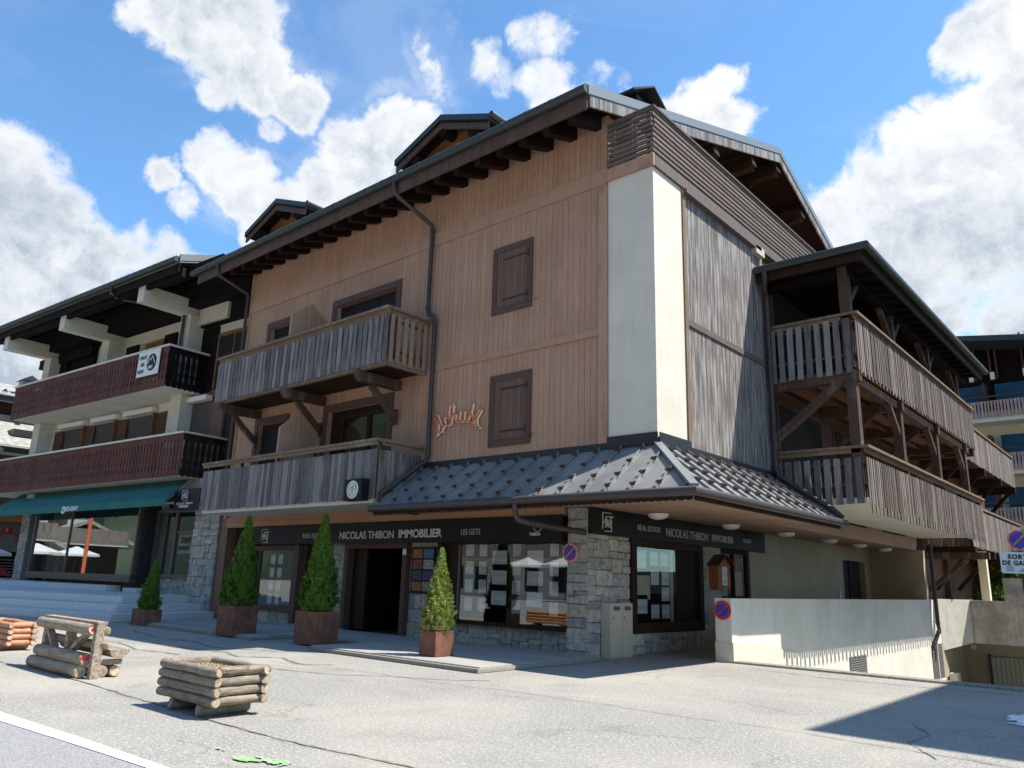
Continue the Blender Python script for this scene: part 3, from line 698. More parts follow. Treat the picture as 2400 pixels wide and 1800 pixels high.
# upper wooden balcony
BX0, BX1, BY = -12.95, -5.80, -1.21
b = MB(); b.box(BX0+.05, BX1-.05, BY+.06, -.002, 5.68, 5.76); bal = b.build('balcony', M['dark_timber'], T)
b = MB(); b.box(BX0+.04, BX1-.04, BY+.03, BY+.13, 5.62, 5.77); b.box(BX0+.04, BX0+.12, BY+.13, -.002, 5.62, 5.77); b.box(BX1-.12, BX1-.04, BY+.13, -.002, 5.62, 5.77); b.build('edge_beam', M['rail_timber'], bal)
b = MB(); board_run(b, (BX0, BY+.02), (BX1, BY+.02), 5.68, 6.74, .15, .028, seed=4, carve=.012); b.build('balustrade', M['grey_boards'], bal)
b = MB(); board_run(b, (BX1-.02, BY+.06), (BX1-.02, -.03), 5.68, 6.76, .105, .085, seed=9, carve=.0); b.build('balustrade', M['warm_boards'], bal)
b = MB(); b.box(BX0-.03, BX1+.03, BY-.07, BY+.10, 6.86, 6.92); b.box(BX0, BX1, BY+.02, BY+.05, 6.74, 6.86)
b.box(BX1-.10, BX1+.06, BY+.105, -.01, 6.855, 6.915); b.box(BX1-.06, BX1-.03, BY+.1, -.01, 6.74, 6.85); b.build('handrail', M['rail_timber'], bal)
b = MB()
for z in (5.95, 6.62): b.box(BX0, BX1-.05, BY+.025, BY+.07, z, z+.06); b.box(BX1-.10, BX1-.055, BY+.07, -.01, z, z+.06)
for x in (BX0+.02, -10.6, -8.2, BX1-.14): b.box(x, x+.08, BY+.075, BY+.15, 5.77, 6.85)
each(b, 'rail_post', M['post_timber'], bal)
for x in (-12.62, -9.62, -6.76):
    b = MB(); A = [(x-.09, BY-.02, 5.63), (x-.09, BY-.02, 5.5), (x-.09, BY+.08, 5.40), (x-.09, -.002, 5.40), (x-.09, -.002, 5.62), (x-.09, BY+.1, 5.62)]
    b.prism(A, [(x+.09, y, z) for _, y, z in A]); b.beam((x, BY+.42, 5.36), (x, -.06, 4.74), .12, .13, (0, 1, 1)); b.box(x-.06, x+.06, -.09, -.034, 4.6, 4.95)
    b.build('bracket', M['post_timber'], bal)
# lower balcony on its white slab
b = MB(); b.box(BX0+.03, BX1-.13, BY+.03, -.002, 2.70, 2.80); bal2 = b.build('balcony', M['cream_soffit'], T)
b = MB(); board_run(b, (BX0-.05, BY+.01), (BX1-.05, BY+.01), 2.78, 3.80, .115, .010, seed=14, jit=.02); b.build('balustrade', M['grey_boards'], bal2)
b = MB(); board_run(b, (BX1-.07, BY+.05), (BX1-.07, -.03), 2.78, 3.80, .10, .008, seed=19, jit=.02); b.build('balustrade', M['brown_grey_boards'], bal2)
b = MB(); b.box(BX0-.08, BX1+.0, BY-.07, BY+.11, 3.96, 4.02); b.box(BX0-.05, BX1-.04, BY-.05, BY-.01, 3.885, 3.955)
b.box(BX1-.13, BX1+.05, BY+.115, -.01, 3.955, 4.015); b.box(BX1-.04, BX1-.01, BY+.1, -.01, 3.89, 3.95); b.build('handrail', M['rail_timber'], bal2)
b = MB()
for x in (BX0+.02, -11.3, -9.7, -8.2, -6.9, BX1-.16): b.box(x, x+.07, BY+.055, BY+.11, 2.8, 3.955)
each(b, 'rail_post', M['post_timber'], bal2)
b = MB(); board_run(b, (BX0-.03, -.05), (BX0-.03, BY+.03), 2.78, 3.80, .11, .012, seed=24); b.build('balustrade', M['grey_boards'], bal2)
# privacy screens between the flats
for z0, zs, zp in ((5.77, 7.55, 7.95), (2.81, 4.68, 5.12)):
    b = MB(); x = -9.72
    A = [(x, -1.12, z0), (x, -.06, z0), (x, -.06, zs), (x, -.6, zp), (x, -1.12, zs-.02)]
    b.prism(A, [(x+.05, y, z) for _, y, z in A]); ps = b.build('privacy_screen', M['brown_cladding_low'], T)
    b = MB(); I = [(-1.12, z0), (-1.12, zs-.02), (-.6, zp), (-.06, zs), (-.06, z0)]
    for (ya, za), (yb, zb) in zip(I[:-1], I[1:]): b.beam((x+.025, ya, za), (x+.025, yb, zb), .075, .07, (1, 0, 0))
    b.build('frame', M['brown_trim'], ps)
# downpipes
def pipe(name, P, r=.05, m='gutter_brown', par=T):
    b = MB(); b.tube(P, r, 10)
    for i in range(len(P)-1):
        a, c = Vector(P[i]), Vector(P[i+1]); d_ = (c-a).normalized()
        if (c-a).length > .3: b.tube([a+d_*.03, a+d_*.09], r*1.18, 10); b.tube([c-d_*.09, c-d_*.03], r*1.18, 10)
    return b.build(name, M[m], par, smooth=True)
pipe('downpipe', [(-6.1, -1.1, 10.05), (-6.1, -1.1, 9.82), (-6.05, -1.02, 9.68), (-5.9, -.3, 9.35), (-5.84, -.12, 9.25), (-5.83, -.09, 9.15), (-5.83, -.09, 7.15), (-5.75, -.12, 7.02), (-5.60, -.12, 6.95), (-5.57, -.09, 6.85), (-5.56, -.09, 3.78), (-5.56, -.14, 3.66), (-5.72, -1.05, 2.95), (-5.73, -1.17, 2.85)])
pipe('downpipe', [(-14.0, -1.1, 10.05), (-14.0, -1.1, 9.82), (-13.98, -1.02, 9.70), (-13.88, -.3, 9.42), (-13.86, -.12, 9.35), (-13.86, -.10, 9.25), (-13.86, -.10, 2.85)])
b = MB(); b.box(-15.3, -13.85, .85, 1.0, .1, 10.2); b.build('side_wall', M['orange_wood'], T)

# corner canopy
b = MB(); xl = -5.78; e = 1.25; ze, zw = 2.615, 3.55
V = b.pts([(xl, 0, zw), (0, 0, zw), (1.3, -e, ze), (xl, -e, ze), (0, 4.85, zw), (1.3, 4.85, ze)])
b.face(V, V+3, V+2, V+1); b.face(V+1, V+2, V+5, V+4)
U = b.pts([(xl, 0, zw-.07), (0, 0, zw-.07), (1.3, -e, ze-.07), (xl, -e, ze-.07), (0, 4.85, zw-.07), (1.3, 4.85, ze-.07)])
b.face(U, U+1, U+2, U+3); b.face(U+1, U+4, U+5, U+2); b.face(V, U, U+3, V+3); b.face(V+4, V+5, U+5, U+4); b.face(V+3, U+3, U+2, V+2); b.face(V+2, U+2, U+5, V+5)
can = b.build('canopy', M['canopy_metal'], T)
b = MB()
sx = []
k = 0
while xl+.03+.46*k < 1.2:
    x = xl+.03+.46*k; t = max(0, x/1.3) if x > 0 else 0
    b.beam((x, -e*t-.02, zw-(zw-ze)*t+.02), (x, -e, ze+.02), .022, .04, (0, .6, .8)); sx.append((x, t)); k += 1
b.build('standing_seams', M['canopy_metal'], can); b = MB()
sy = []
k = 0
while -.75+.43*k < 4.85:
    y = -.75+.43*k; t = max(0, -y/e) if y < 0 else 0
    b.beam((1.3*t+.02, y, zw-(zw-ze)*t+.02), (1.3, y, ze+.02), .022, .04, (.6, 0, .8)); sy.append((y, t)); k += 1
b.build('standing_seams', M['canopy_metal'], can)
b = MB(); b.beam((-.02, .02, zw+.03), (1.32, -e-.02, ze+.03), .13, .05); b.build('hip_cap', M['verge_metal'], can)
b = MB(); b.box(xl, -.0, -.035, -.004, zw-.02, zw+.10); b.box(.004, .035, .0, 4.85, zw-.02, zw+.10); b.box(-.99, .03, -.05, -.036, zw+.0, zw+.2); b.box(.036, .05, -.0, 1.1, zw+.0, zw+.2); b.build('wall_flashing', M['dark_metal'], can)
b = MB(); b.tube([(xl-.05, -e-.07, ze-.055), (1.36, -e-.07, ze-.055), (1.37, 4.95, ze-.055)], .07, 12); b.build('gutter', M['gutter_brown'], can, smooth=True)
b = MB(); scallop(b, (xl, -e+.01, ze-.07), (1.28, -e+.01, ze-.07), .11, .03, pitch_=.12, amp=.02); scallop(b, (1.27, -e+.05, ze-.07), (1.27, 4.85, ze-.07), .11, .03, pitch_=.12, amp=.02, nrm=(1, 0, 0)); b.build('fascia', M['dark_timber'], can)
b = MB(); b.box(xl, 1.25, -e+.02, -.02, 2.555, 2.58); b.box(-1.36, 1.25, -.018, 4.84, 2.555, 2.58); b.box(-1.41, -.01, 4.842, 15.8, 2.555, 2.938); b.build('soffit', M['soffit_brown'], can)
b = MB(); A = [(xl, -.02, zw-.08), (xl, -e+.02, ze-.08), (xl, -.02, ze-.08)]; b.prism(A, [(xl+.03, y, z) for _, y, z in A]); b.build('canopy_cheek', M['dark_metal'], can)
def guard():
    b = MB()
    b.box(-.04, .04, -.016, .016, .0, .07); b.beam((-.08, 0, .04), (.08, 0, .07), .024, .024); b.beam((-.07, .03, .07), (.07, -.03, .03), .022, .022); b.box(-.016, .016, -.06, .06, .02, .045)
    me_o = b.build('snow_guard', M['rust']); me = me_o.data; bpy.data.objects.remove(me_o); return me
gm = guard()
def add_guard(x, y, z, rz):
    o = bpy.data.objects.new('snow_guard', gm); o.scale = (.8, .8, .8); scene.collection.objects.link(o); o.parent = can; o.location = Vector((x, y, z))-LOC[can]; o.rotation_euler = (0, 0, rz)
for i, (x, t0) in enumerate(sx):
    for t in (.14, .42, .70, .93):
        if t > t0+.08: add_guard(x, -e*t, zw-(zw-ze)*t+.03, random.uniform(-.1, .1))
for i, (y, t0) in enumerate(sy):
    for t in (.16, .38, .62, .86):
        if t > t0+.08: add_guard(1.3*t, y, zw-(zw-ze)*t+.03, math.pi/2+random.uniform(-.1, .1))
pipe('downpipe', [(-1.99, -1.32, 2.5), (-1.99, -1.30, 2.32), (-1.95, -1.26, 2.24), (-1.85, -1.15, 2.2), (-1.5, -.35, 2.12), (-1.42, -.08, 2.1)])

# ------------------------------------------------------------------ ground floor of the main chalet
def stones(b, o, u, n, w_, h_, seed=1, th=.02, mx=.52, mn=.12):
    """irregular masonry: random guillotine split of a panel, every stone an inset pillow of its own"""
    rnd = random.Random(seed); o, u, n = Vector(o), Vector(u), Vector(n); v = Vector((0, 0, 1))
    def split(x0, x1, y0, y1):
        a, c = x1-x0, y1-y0
        if (a < mx and c < mx*.7 and rnd.random() < .6) or (a < mn*1.9 and c < mn*1.5): yield (x0, x1, y0, y1); return
        if a > c*rnd.uniform(.9, 1.9) and a > mn*1.9:
            t = x0+a*rnd.uniform(.32, .68); yield from split(x0, t, y0, y1); yield from split(t, x1, y0, y1)
        elif c > mn*1.4:
            t = y0+c*rnd.uniform(.32, .68); yield from split(x0, x1, y0, t); yield from split(x0, x1, t, y1)
        else: yield (x0, x1, y0, y1)
    for x0, x1, y0, y1 in split(0, w_, 0, h_):
        g_ = .005; j = lambda k=.010: rnd.uniform(-k, k)
        t = th*rnd.uniform(.5, 1.5)
        def cl(x, y): return max(.0, min(w_, x)), max(.0, min(h_, y))
        C = [cl(x0+g_+j(), y0+g_+j()*.7), cl(x1-g_+j(), y0+g_+j()*.7), cl(x1-g_+j(), y1-g_+j()*.7), cl(x0+g_+j(), y1-g_+j()*.7)]
        mxx = sum(c[0] for c in C)/4; myy = sum(c[1] for c in C)/4
        L = []
        for i in range(4):   # cut corners
            (ax, ay), (bx_, by_) = C[i], C[(i+1) % 4]; s = rnd.uniform(.05, .13)
            L += [(ax+(bx_-ax)*s, ay+(by_-ay)*s), (ax+(bx_-ax)*(1-s), ay+(by_-ay)*(1-s))]
        base = b.pts([o+u*x+v*y for x, y in L]); mid = b.pts([o+u*x+v*y+n*t*.7 for x, y in L])
        tp = b.pts([o+u*(mxx+(x-mxx)*.955)+v*(myy+(y-myy)*.93)+n*(t+rnd.uniform(-.003, .005)) for x, y in L])
        for i in range(8):
            k = (i+1) % 8; b.face(base+i, base+k, mid+k, mid+i); b.face(mid+i, mid+k, tp+k, tp+i)
        b.face(*[tp+i for i in range(8)])
GH = 2.42
def stone_wall(par, name, boxes, panels, fr=None):
    b = MB(fr)
    for q in boxes: b.box(*q)
    o = b.build(name, M['mortar'], par)
    for o_, u_, n_, w_, h_, sd, th_ in panels:
        b = MB(fr); stones(b, o_, u_, n_, w_, h_, sd, th_); b.build('stonework', M['stone'], o)
Fn, Un, Rn, Ur = (0, -1, 0), (1, 0, 0), (1, 0, 0), (0, 1, 0)
stone_wall(T, 'stone_pillar', [(-1.87, -1.44, .03, 1.34, 0, 2.555)], [((-1.87, .03, 0), Un, Fn, .45, 2.555, 1, .03), ((-1.44, .0, 0), Ur, Rn, 1.34, 2.555, 2, .03), ((-1.87, .03, 0), (0, 1, 0), (-1, 0, 0), .24, 2.555, 10, .02)])
for bx_, pn in (((-13.16, -12.6, .26, .5, 0, GH), ((-13.16, .26, 0), Un, Fn, .56, GH, 3, .02)), ((-9.05, -8.42, .25, .5, 0, GH), ((-9.05, .25, 0), Un, Fn, .63, GH, 4, .02)), ((-6.25, -5.28, .25, .5, 0, GH), ((-6.25, .25, 0), Un, Fn, .97, GH, 5, .02)),
    ((-12.6, -10.2, .25, .5, 0, .34), ((-12.6, .25, 0), Un, Fn, 2.4, .34, 6, .02)), ((-5.16, -1.88, .25, .5, 0, .40), ((-5.16, .25, 0), Un, Fn, 3.28, .40, 7, .02)), ((-1.7, -1.43, 1.34, 4.2, 0, .37), ((-1.43, 1.36, 0), Ur, Rn, 2.84, .37, 8, .02)), ((-1.7, -1.44, 4.19, 4.42, 0, 2.555), ((-1.44, 4.19, 0), Ur, Rn, .23, 2.555, 9, .02))):
    stone_wall(T, 'stone_wall', [bx_], [pn])
b = MB(); b.box(-14.75, -13.62, .0, .3, 0, 2.75); b.build('end_pier', M['pier_brown'], T)
b = MB(); b.box(-13.62, -1.9, -.06, .2, 2.43, 2.7); b.build('lintel_beam', M['brown_beam'], T)
b = MB(); walls(b, 'x', .27, .5, -13.6, -1.88, 0, 2.43, [(-12.6, -10.2, .3, 1.98), (-10.2, -9.06, 0, 1.98), (-8.42, -6.25, 0, 1.98), (-5.28, -1.9, .35, 2.0)]); b.build('shopfront_wall', M['dark_brown_planks'], T)
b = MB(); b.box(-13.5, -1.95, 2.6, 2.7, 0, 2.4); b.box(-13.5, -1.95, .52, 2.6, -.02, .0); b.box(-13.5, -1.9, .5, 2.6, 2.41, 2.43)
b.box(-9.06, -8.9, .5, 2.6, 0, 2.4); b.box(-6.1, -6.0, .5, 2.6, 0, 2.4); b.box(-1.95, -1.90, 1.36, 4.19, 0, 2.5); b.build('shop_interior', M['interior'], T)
# shop window with a narrow pane on the left
b = MB(); frame_x(b, -12.56, -10.42, .34, 1.94, .12, .14, .24); b.box(-12.12, -12.07, .15, .22, .46, 1.82); b.box(-10.38, -10.2, .06, .24, .08, 1.96); b.box(-12.7, -12.58, .06, .24, .08, 1.96)
sw = b.build('shop_window', M['frame_brown'], T); b = MB(); b.box(-12.05, -10.54, .188, .192, .46, 1.82); b.build('pane', M['shop_glass'], sw)
b = MB(); b.box(-12.44, -12.12, .24, .26, .46, 1.82); b.build('panelling', M['dark_brown_planks'], sw)
b = MB(); b.box(-10.2, -9.07, .3, .34, 0, 1.98); b.build('recessed_door', M['dark_brown_planks'], T)
# open doorway
b = MB(); frame_x(b, -8.42, -6.25, .076, 1.99, .13, .1, .3, False); dr = b.build('doorway', M['frame_brown'], T)
b = MB(); b.box(-8.28, -7.85, .32, .38, .08, 1.86); b.box(-8.28, -8.23, .4, 1.4, .08, 1.86); b.build('door_leaf', M['dark_brown_planks'], dr)
b = MB(); b.box(-6.36, -6.26, .085, .098, 1.72, 1.84); b.build('door_sticker', M['white_plastic'], dr)
b = MB(); b.box(-8.28, -6.4, .25, 2.6, .004, .02); b.build('floor', M['frame_brown'], dr)
# wide shop window
b = MB(); b.box(-5.28, -5.14, .08, .24, .08, 1.99); b.box(-5.14, -1.9, .10, .24, .40, .47); b.box(-5.14, -1.9, .14, .24, 1.93, 1.99); b.box(-3.38, -3.02, .2, .23, .47, 1.93); b.box(-1.96, -1.9, .14, .24, .47, 1.93)
sw2 = b.build('shop_window', M['dark_timber'], T)
b = MB(); b.box(-5.14, -4.72, .22, .25, .47, 1.93); b.build('panelling', M['dark_brown_planks'], sw2)
b = MB(); b.box(-4.72, -1.96, .188, .192, .47, 1.93); b.build('pane', M['shop_glass'], sw2)
b = MB(); b.box(-4.74, -4.69, .16, .2, .47, 1.93); b.build('mullion', M['bronze_frame'], sw2)
# poster board between door and window
po0 = thing('picture_board', (-5.8, .17, .94), 'dark board of colourful pictures on the stone wall between doorway and wide shop window', 'poster')
b = MB(); b.box(-6.15, -5.44, .17, .205, .94, 1.88); b.build('board', M['black_sign'], po0)
for i_, c_ in enumerate(((.45, .13, .02), (.03, .22, .38), (.30, .03, .02), (.40, .40, .38), (.03, .05, .12), (.10, .03, .16), (.38, .12, .05), (.30, .28, .22))):
    m_ = mat('picture_%d' % i_, rough=.4, fn=speck(c_, tuple(v*.25 for v in c_), 26, 5, .0)); b = MB(); px_, pz_ = -6.11+.335*(i_ % 2), 1.655-.225*(i_//2); b.box(px_, px_+.30, .164, .169, pz_, pz_+.19); b.build('picture', m_, po0)
# listing sheets hanging in the windows
SH = []
def sheet_x(x0, x1, z0, z1, y, g_, l_):
    b = MB(); b.box(x0, x1, y, y+.008, z0, z1); o = b.build('listing_sheet', M['listing_paper'], tags=(l_, 'notice', g_))
    b = MB(); 
    for z in (z0-.03, z1+.03): b.box(x0+.03, x0+.05, y+.002, y+.006, min(z, z0), max(z, z1))
    return o
NTH = ('top', 'second', 'third', 'bottom')
for x0, wd, cn in ((-4.56, .21, 'first'), (-4.19, .20, 'second'), (-3.31, .20, 'fourth'), (-2.41, .20, 'last')):
    for r_ in range(4): z = 1.70-.35*r_; sheet_x(x0, x0+wd, z, z+.25, .20, 'listing sheets in the wide shop window', 'narrow listing sheet, %s of the %s column in the wide shop window' % (NTH[r_], cn))
for x0, cn in ((-3.84, 'left'), (-2.95, 'right')):
    for r_ in range(3): z = 1.55-.38*r_; sheet_x(x0, x0+.38, z, z+.26, .20, 'wide listing sheets in the wide shop window', 'larger listing sheet, %s of the %s wide column in the wide shop window' % (('top', 'middle', 'bottom')[r_], cn))
for x0, cn in ((-11.62, 'left'), (-11.28, 'right')):
    for r_ in range(4): z = 1.48-.33*r_; sheet_x(x0, x0+.2, z, z+.24, .20, 'listing sheets in the narrow shop window', 'listing sheet, %s of the %s column in the narrow shop window' % (NTH[r_], cn))
# fascia signs
def nt_logo(par, o, u, s, m):
    o, u, z = Vector(o), Vector(u), Vector((0, 0, 1)); n = u.cross(z)
    b = MB(); P = lambda x, y: o+u*x*s+z*y*s+n*.004
    for a, c in (((.0, .12), (.0, 1)), ((.0, 1), (.85, 1)), ((.85, .62), (.85, .02)), ((.85, .02), (.2, .02))): b.beam(P(*a), P(*c), .012, .014*max(1, s*2), n)
    b.build('logo_box', m, par)
    b = MB()
    for L, r_ in (([(-.02, .35), (.18, .55), (.36, .82)], .026), ([(.36, .82), (.30, .5), (.28, .22)], .024), ([(.28, .22), (.42, .55), (.52, .66)], .022), ([(.52, .66), (.50, .4), (.50, .25)], .024), ([(.44, .8), (.8, .82), (1.02, .80)], .024), ([(.80, .82), (.70, .5), (.66, .22)], .030), ([(.78, .24), (.82, .24)], .026)):
        b.tube([P(*q) for q in L], r_*s*1.3, 6)
    b.build('logo_letters', m, par)
X, Z = (1, 0, 0), (0, 0, 1)
s1 = thing('shop_sign', (-7, -.1, 1.94), 'long black fascia sign with white lettering above the doorway and front windows', 'sign')
b = MB(); b.box(-12.12, -1.9, -.14, -.07, 1.96, 2.41); b.build('board', M['black_sign'], s1, bevel=.004)
nt_logo(s1, (-11.62, -.141, 2.0), X, .34, M['lettering'])
text('lettering', 'REAL ESTATE', .155, (-9.80, -.145, 2.10), X, Z, M['lettering_dim'], s1, .95)
text('lettering', 'NICOLAS THIBON', .235, (-8.34, -.145, 2.06), X, Z, M['lettering'], s1, 1.0)
text('lettering', 'IMMOBILIER', .235, (-6.27, -.145, 2.07), X, Z, M['lettering'], s1, 1.06, bold=.006)
text('lettering', 'LES GETS', .16, (-4.40, -.145, 2.10), X, Z, M['lettering_dim'], s1, .82)
text('lettering', 'THIBON', .075, (-2.63, -.145, 2.06), X, Z, M['lettering'], s1, .9, bold=.002)
b = MB(); b.tube([(-2.44+.09*math.cos(t*math.pi/8), -.143, 2.22+.09*math.sin(t*math.pi/8)) for t in range(17)], .006, 5); b.disc((-2.44, -.143, 2.22), (0, 1, 0), .02, .01, 10); b.build('emblem', M['lettering'], s1)
Yd = (0, 1, 0)
s2 = thing('shop_sign', (-1.38, 3.7, 2.08), 'black fascia sign with dim lettering under the canopy on the side wall', 'sign')
b = MB(); b.box(-1.42, -1.34, .0, 7.34, 2.09, 2.55); b.build('board', M['black_sign'], s2, bevel=.004)
nt_logo(s2, (-1.337, .33, 2.15), Yd, .33, M['lettering'])
text('lettering', 'REAL ESTATE', .145, (-1.335, 1.49, 2.25), Yd, Z, M['lettering_dim'], s2, 1.0)
text('lettering', 'NICOLAS THIBON', .235, (-1.335, 2.55, 2.20), Yd, Z, M['lettering_dim'], s2, .94)
text('lettering', 'IMMOBILIER', .2, (-1.335, 4.52, 2.22), Yd, Z, M['lettering_dim'], s2, 1.0, bold=.005)
text('lettering', 'LES GETS', .12, (-1.335, 6.1, 2.27), Yd, Z, M['lettering_dim'], s2, .9)
# side wall: window, door, cream wall
def frame_y(b, y0, y1, z0, z1, wd, x0, x1):
    b.box(x0, x1, y0, y0+wd, z0, z1-wd); b.box(x0, x1, y1-wd, y1, z0, z1-wd); b.box(x0, x1, y0, y1, z1-wd, z1); b.box(x0, x1, y0+wd, y1-wd, z0, z0+wd)
b = MB(); frame_y(b, 1.37, 4.18, .38, 2.12, .17, -1.46, -1.38); b.box(-1.5, -1.46, 3.1, 4.05, .5, 2.0); sw3 = b.build('shop_window', M['dark_timber'], T)
b = MB(); b.box(-1.455, -1.45, 1.54, 3.1, .55, 1.95); b.build('pane', M['glass'], sw3)
b = MB(); b.box(-1.52, -1.50, 2.98, 3.12, .5, 2.0); b.build('blind', M['beige_metal'], sw3)
def sheet_y(y0, y1, z0, z1, l_):
    b = MB(); b.box(-1.475, -1.468, y0, y1, z0, z1); return b.build('listing_sheet', M['listing_paper'], tags=(l_, 'notice', 'listing sheets in the side window'))
for y0, z0, wh in ((1.63, 1.55, 'large one at the top'), (2.15, 1.62, 'top one of the middle column'), (2.55, 1.62, 'top one of the last column'), (2.18, 1.25, 'second of the middle column'), (2.58, 1.25, 'second of the last column'), (2.58, .95, 'third of the last column'), (1.65, .72, 'large one at the bottom'), (2.18, .62, 'bottom one of the middle column'), (2.58, .62, 'bottom one of the last column')):
    sheet_y(y0, y0+(.38 if y0 < 2 else .3), z0, z0+(.34 if y0 < 2 else .26), 'listing sheet in the side window, '+wh)
b = MB(); b.box(-1.475, -1.468, 1.6, 2.14, .98, 1.42); b.build('window_plan', M['curtain'], tags=('pale printed sheet inside the lower side window', 'poster'))
b = MB(); walls(b, 'y', -1.75, -1.43, 4.42, 15.8, 0, 2.56, [(5.11, 6.63, 0, 2.1), (13.15, 15.2, 0, 2.15)]); b.box(-1.43, .15, 15.8, 16.05, 0, 2.55); b.build('side_wall', M['tan_render'], T)
b = MB(); frame_y(b, 5.11, 6.63, .02, 2.1, .11, -1.55, -1.47); b.box(-1.55, -1.47, 5.80, 5.88, .13, 1.99); b.box(-1.54, -1.48, 5.22, 5.80, .05, 1.0); b.box(-1.54, -1.48, 5.88, 6.52, .05, 1.0); b.box(-1.55, -1.47, 5.22, 6.52, .95, 1.05); gd = b.build('glazed_door', M['dark_timber'], T)
b = MB(); b.box(-1.52, -1.51, 5.22, 6.52, 1.05, 1.99); b.build('pane', M['glass'], gd)
b = MB(); b.box(-1.60, -1.58, 5.25, 5.7, 1.05, 1.6); b.box(-1.60, -1.58, 5.95, 6.5, 1.05, 1.6); b.build('curtain', M['curtain'], gd)
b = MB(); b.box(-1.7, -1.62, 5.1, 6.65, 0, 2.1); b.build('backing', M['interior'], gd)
b = MB(); b.box(-1.65, -1.6, 13.15, 15.2, 0, 2.15); b.box(-1.6, -1.56, 14.1, 14.16, 0, 2.15); b.build('side_door', M['dark_metal'], T)
b = MB(); b.box(-1.428, -1.40, 12.6, 12.75, 1.0, 1.25); b.box(-1.428, -1.40, 12.6, 12.72, .75, .88); b.build('intercom', M['white_plastic'], T)
# ceiling lamps
lampo = None
LP = [(-.95, 1.6), (-.85, 4.45), (-.70, 7.1), (-.65, 9.9), (-.62, 12.2), (-.58, 14.5)]
wherel = ['nearest the chalet corner, in front of the side sign', 'second from the chalet corner, before the side sign', 'just past the right end of the side sign', 'fourth from the corner, along the cream wall', 'fifth from the corner, before the dark side door', 'farthest along the passage, over the dark side door']
for i, (x, y) in enumerate(LP):
    b = MB(); n = 20; rs = [(.20, 0), (.20, -.02), (.185, -.05), (.14, -.085), (.07, -.105), (.0, -.11)]; rings = []
    for r_, dz in rs: rings.append(b.pts([(x+max(r_, .002)*math.cos(t*2*math.pi/n), y+max(r_, .002)*math.sin(t*2*math.pi/n), 2.545+dz) for t in range(n)]))
    for a_ in range(len(rs)-1):
        for t in range(n): b.face(rings[a_]+t, rings[a_]+(t+1) % n, rings[a_+1]+(t+1) % n, rings[a_+1]+t)
    b.build('ceiling_light', M['lamp_glass'], smooth=True, tags=('white dome light, '+wherel[i], 'ceiling light', 'dome lights under the passage soffit'))
# meter cabinet
mc = thing('meter_cabinet', (-1.3, .73, 0), 'beige two door meter cabinet standing against the stone wall', 'cabinet')
b = MB(); b.box(-1.40, -1.20, .37, 1.08, .0, .92); b.build('body', M['beige_metal'], mc, bevel=.008)
b = MB()
for y0 in (.385, .735):
    b.box(-1.198, -1.19, y0, y0+.33, .47, .905); b.box(-1.198, -1.19, y0, y0+.33, .02, .455)
b.build('door', M['beige_metal'], mc, bevel=.003)
b = MB()
for y0 in (.45, .80): b.box(-1.189, -1.185, y0, y0+.2, .80, .87)
b.build('label_plate', M['bronze_frame'], mc)
b = MB()
for y0 in (.43, .78): b.box(-1.189, -1.182, y0, y0+.02, .66, .69)
b.build('lock', M['dark_metal'], mc)
# wooden letterbox
lb = thing('letterbox', (-1.3, 4.8, 1.2), 'orange wooden house shaped letterbox on the pier beside the glazed door', 'letterbox')
b = MB(); A = [(-1.43, 4.52, 1.22), (-1.43, 5.12, 1.22), (-1.43, 5.12, 1.72), (-1.43, 4.82, 1.9), (-1.43, 4.52, 1.72)]; b.prism(A, [(-1.22, y, z) for _, y, z in A]); b.build('body', M['letterbox_wood'], lb)
b = MB(); b.beam((-1.3, 4.82, 1.93), (-1.3, 4.44, 1.70), .32, .03, (0, 0, 1)); b.beam((-1.3, 4.82, 1.93), (-1.3, 5.20, 1.70), .32, .03, (0, 0, 1)); b.build('roof', M['red_brown_timber'], lb)
b = MB(); b.box(-1.218, -1.212, 4.7, 4.95, 1.28, 1.68); b.build('notice', M['listing_paper'], lb)
# round no-parking signs
def roundsign(nm, c, nx, r, label, cross=True, par=None, full=True):
    """nx = horizontal direction of the sign's width"""
    c, u, z = Vector(c), Vector(nx), Vector((0, 0, 1)); n = u.cross(z)
    t = par or thing(nm, c-z*r, label, 'sign')
    b = MB(); b.disc(c, n, r, .012, 40); b.build('rim', M['white_paint'] if cross else M['sign_red'], t)
    b = MB(); b.disc(c+n*.008, n, r*.97, .006, 40); b.build('red_ring', M['sign_red'], t)
    if cross and full:
        b = MB()
        for k in range(26):
            a = k*2*math.pi/26; p = c+n*.012+(u*math.cos(a)+z*math.sin(a))*r*.88; q = (u*math.cos(a)+z*math.sin(a))
            b.beam(p-q*r*.055, p+q*r*.055, .004, r*(.05 if k % 3 else .11), q.cross(n))
        b.build('ring_lettering', M['white_paint'], t)
    b = MB(); b.disc(c+n*.012, n, r*(.76 if cross else .72), .006, 40); b.build('blue_disc', M['sign_blue'], t)
    b = MB(); k = r*.53
    b.beam(c+n*.018-u*k-z*k, c+n*.018+u*k+z*k, r*.15, .005, n); b.build('bar', M['sign_orange'] if cross else M['sign_red'], t)
    if cross: b = MB(); b.beam(c+n*.021+u*k-z*k, c+n*.021-u*k+z*k, r*.07, .005, n); b.build('bar', M['sign_red'], t)
    return t
roundsign('no_parking_sign', (-1.77, -.04, 1.755), X, .165, 'small round no parking sign fixed to the stone corner pillar')

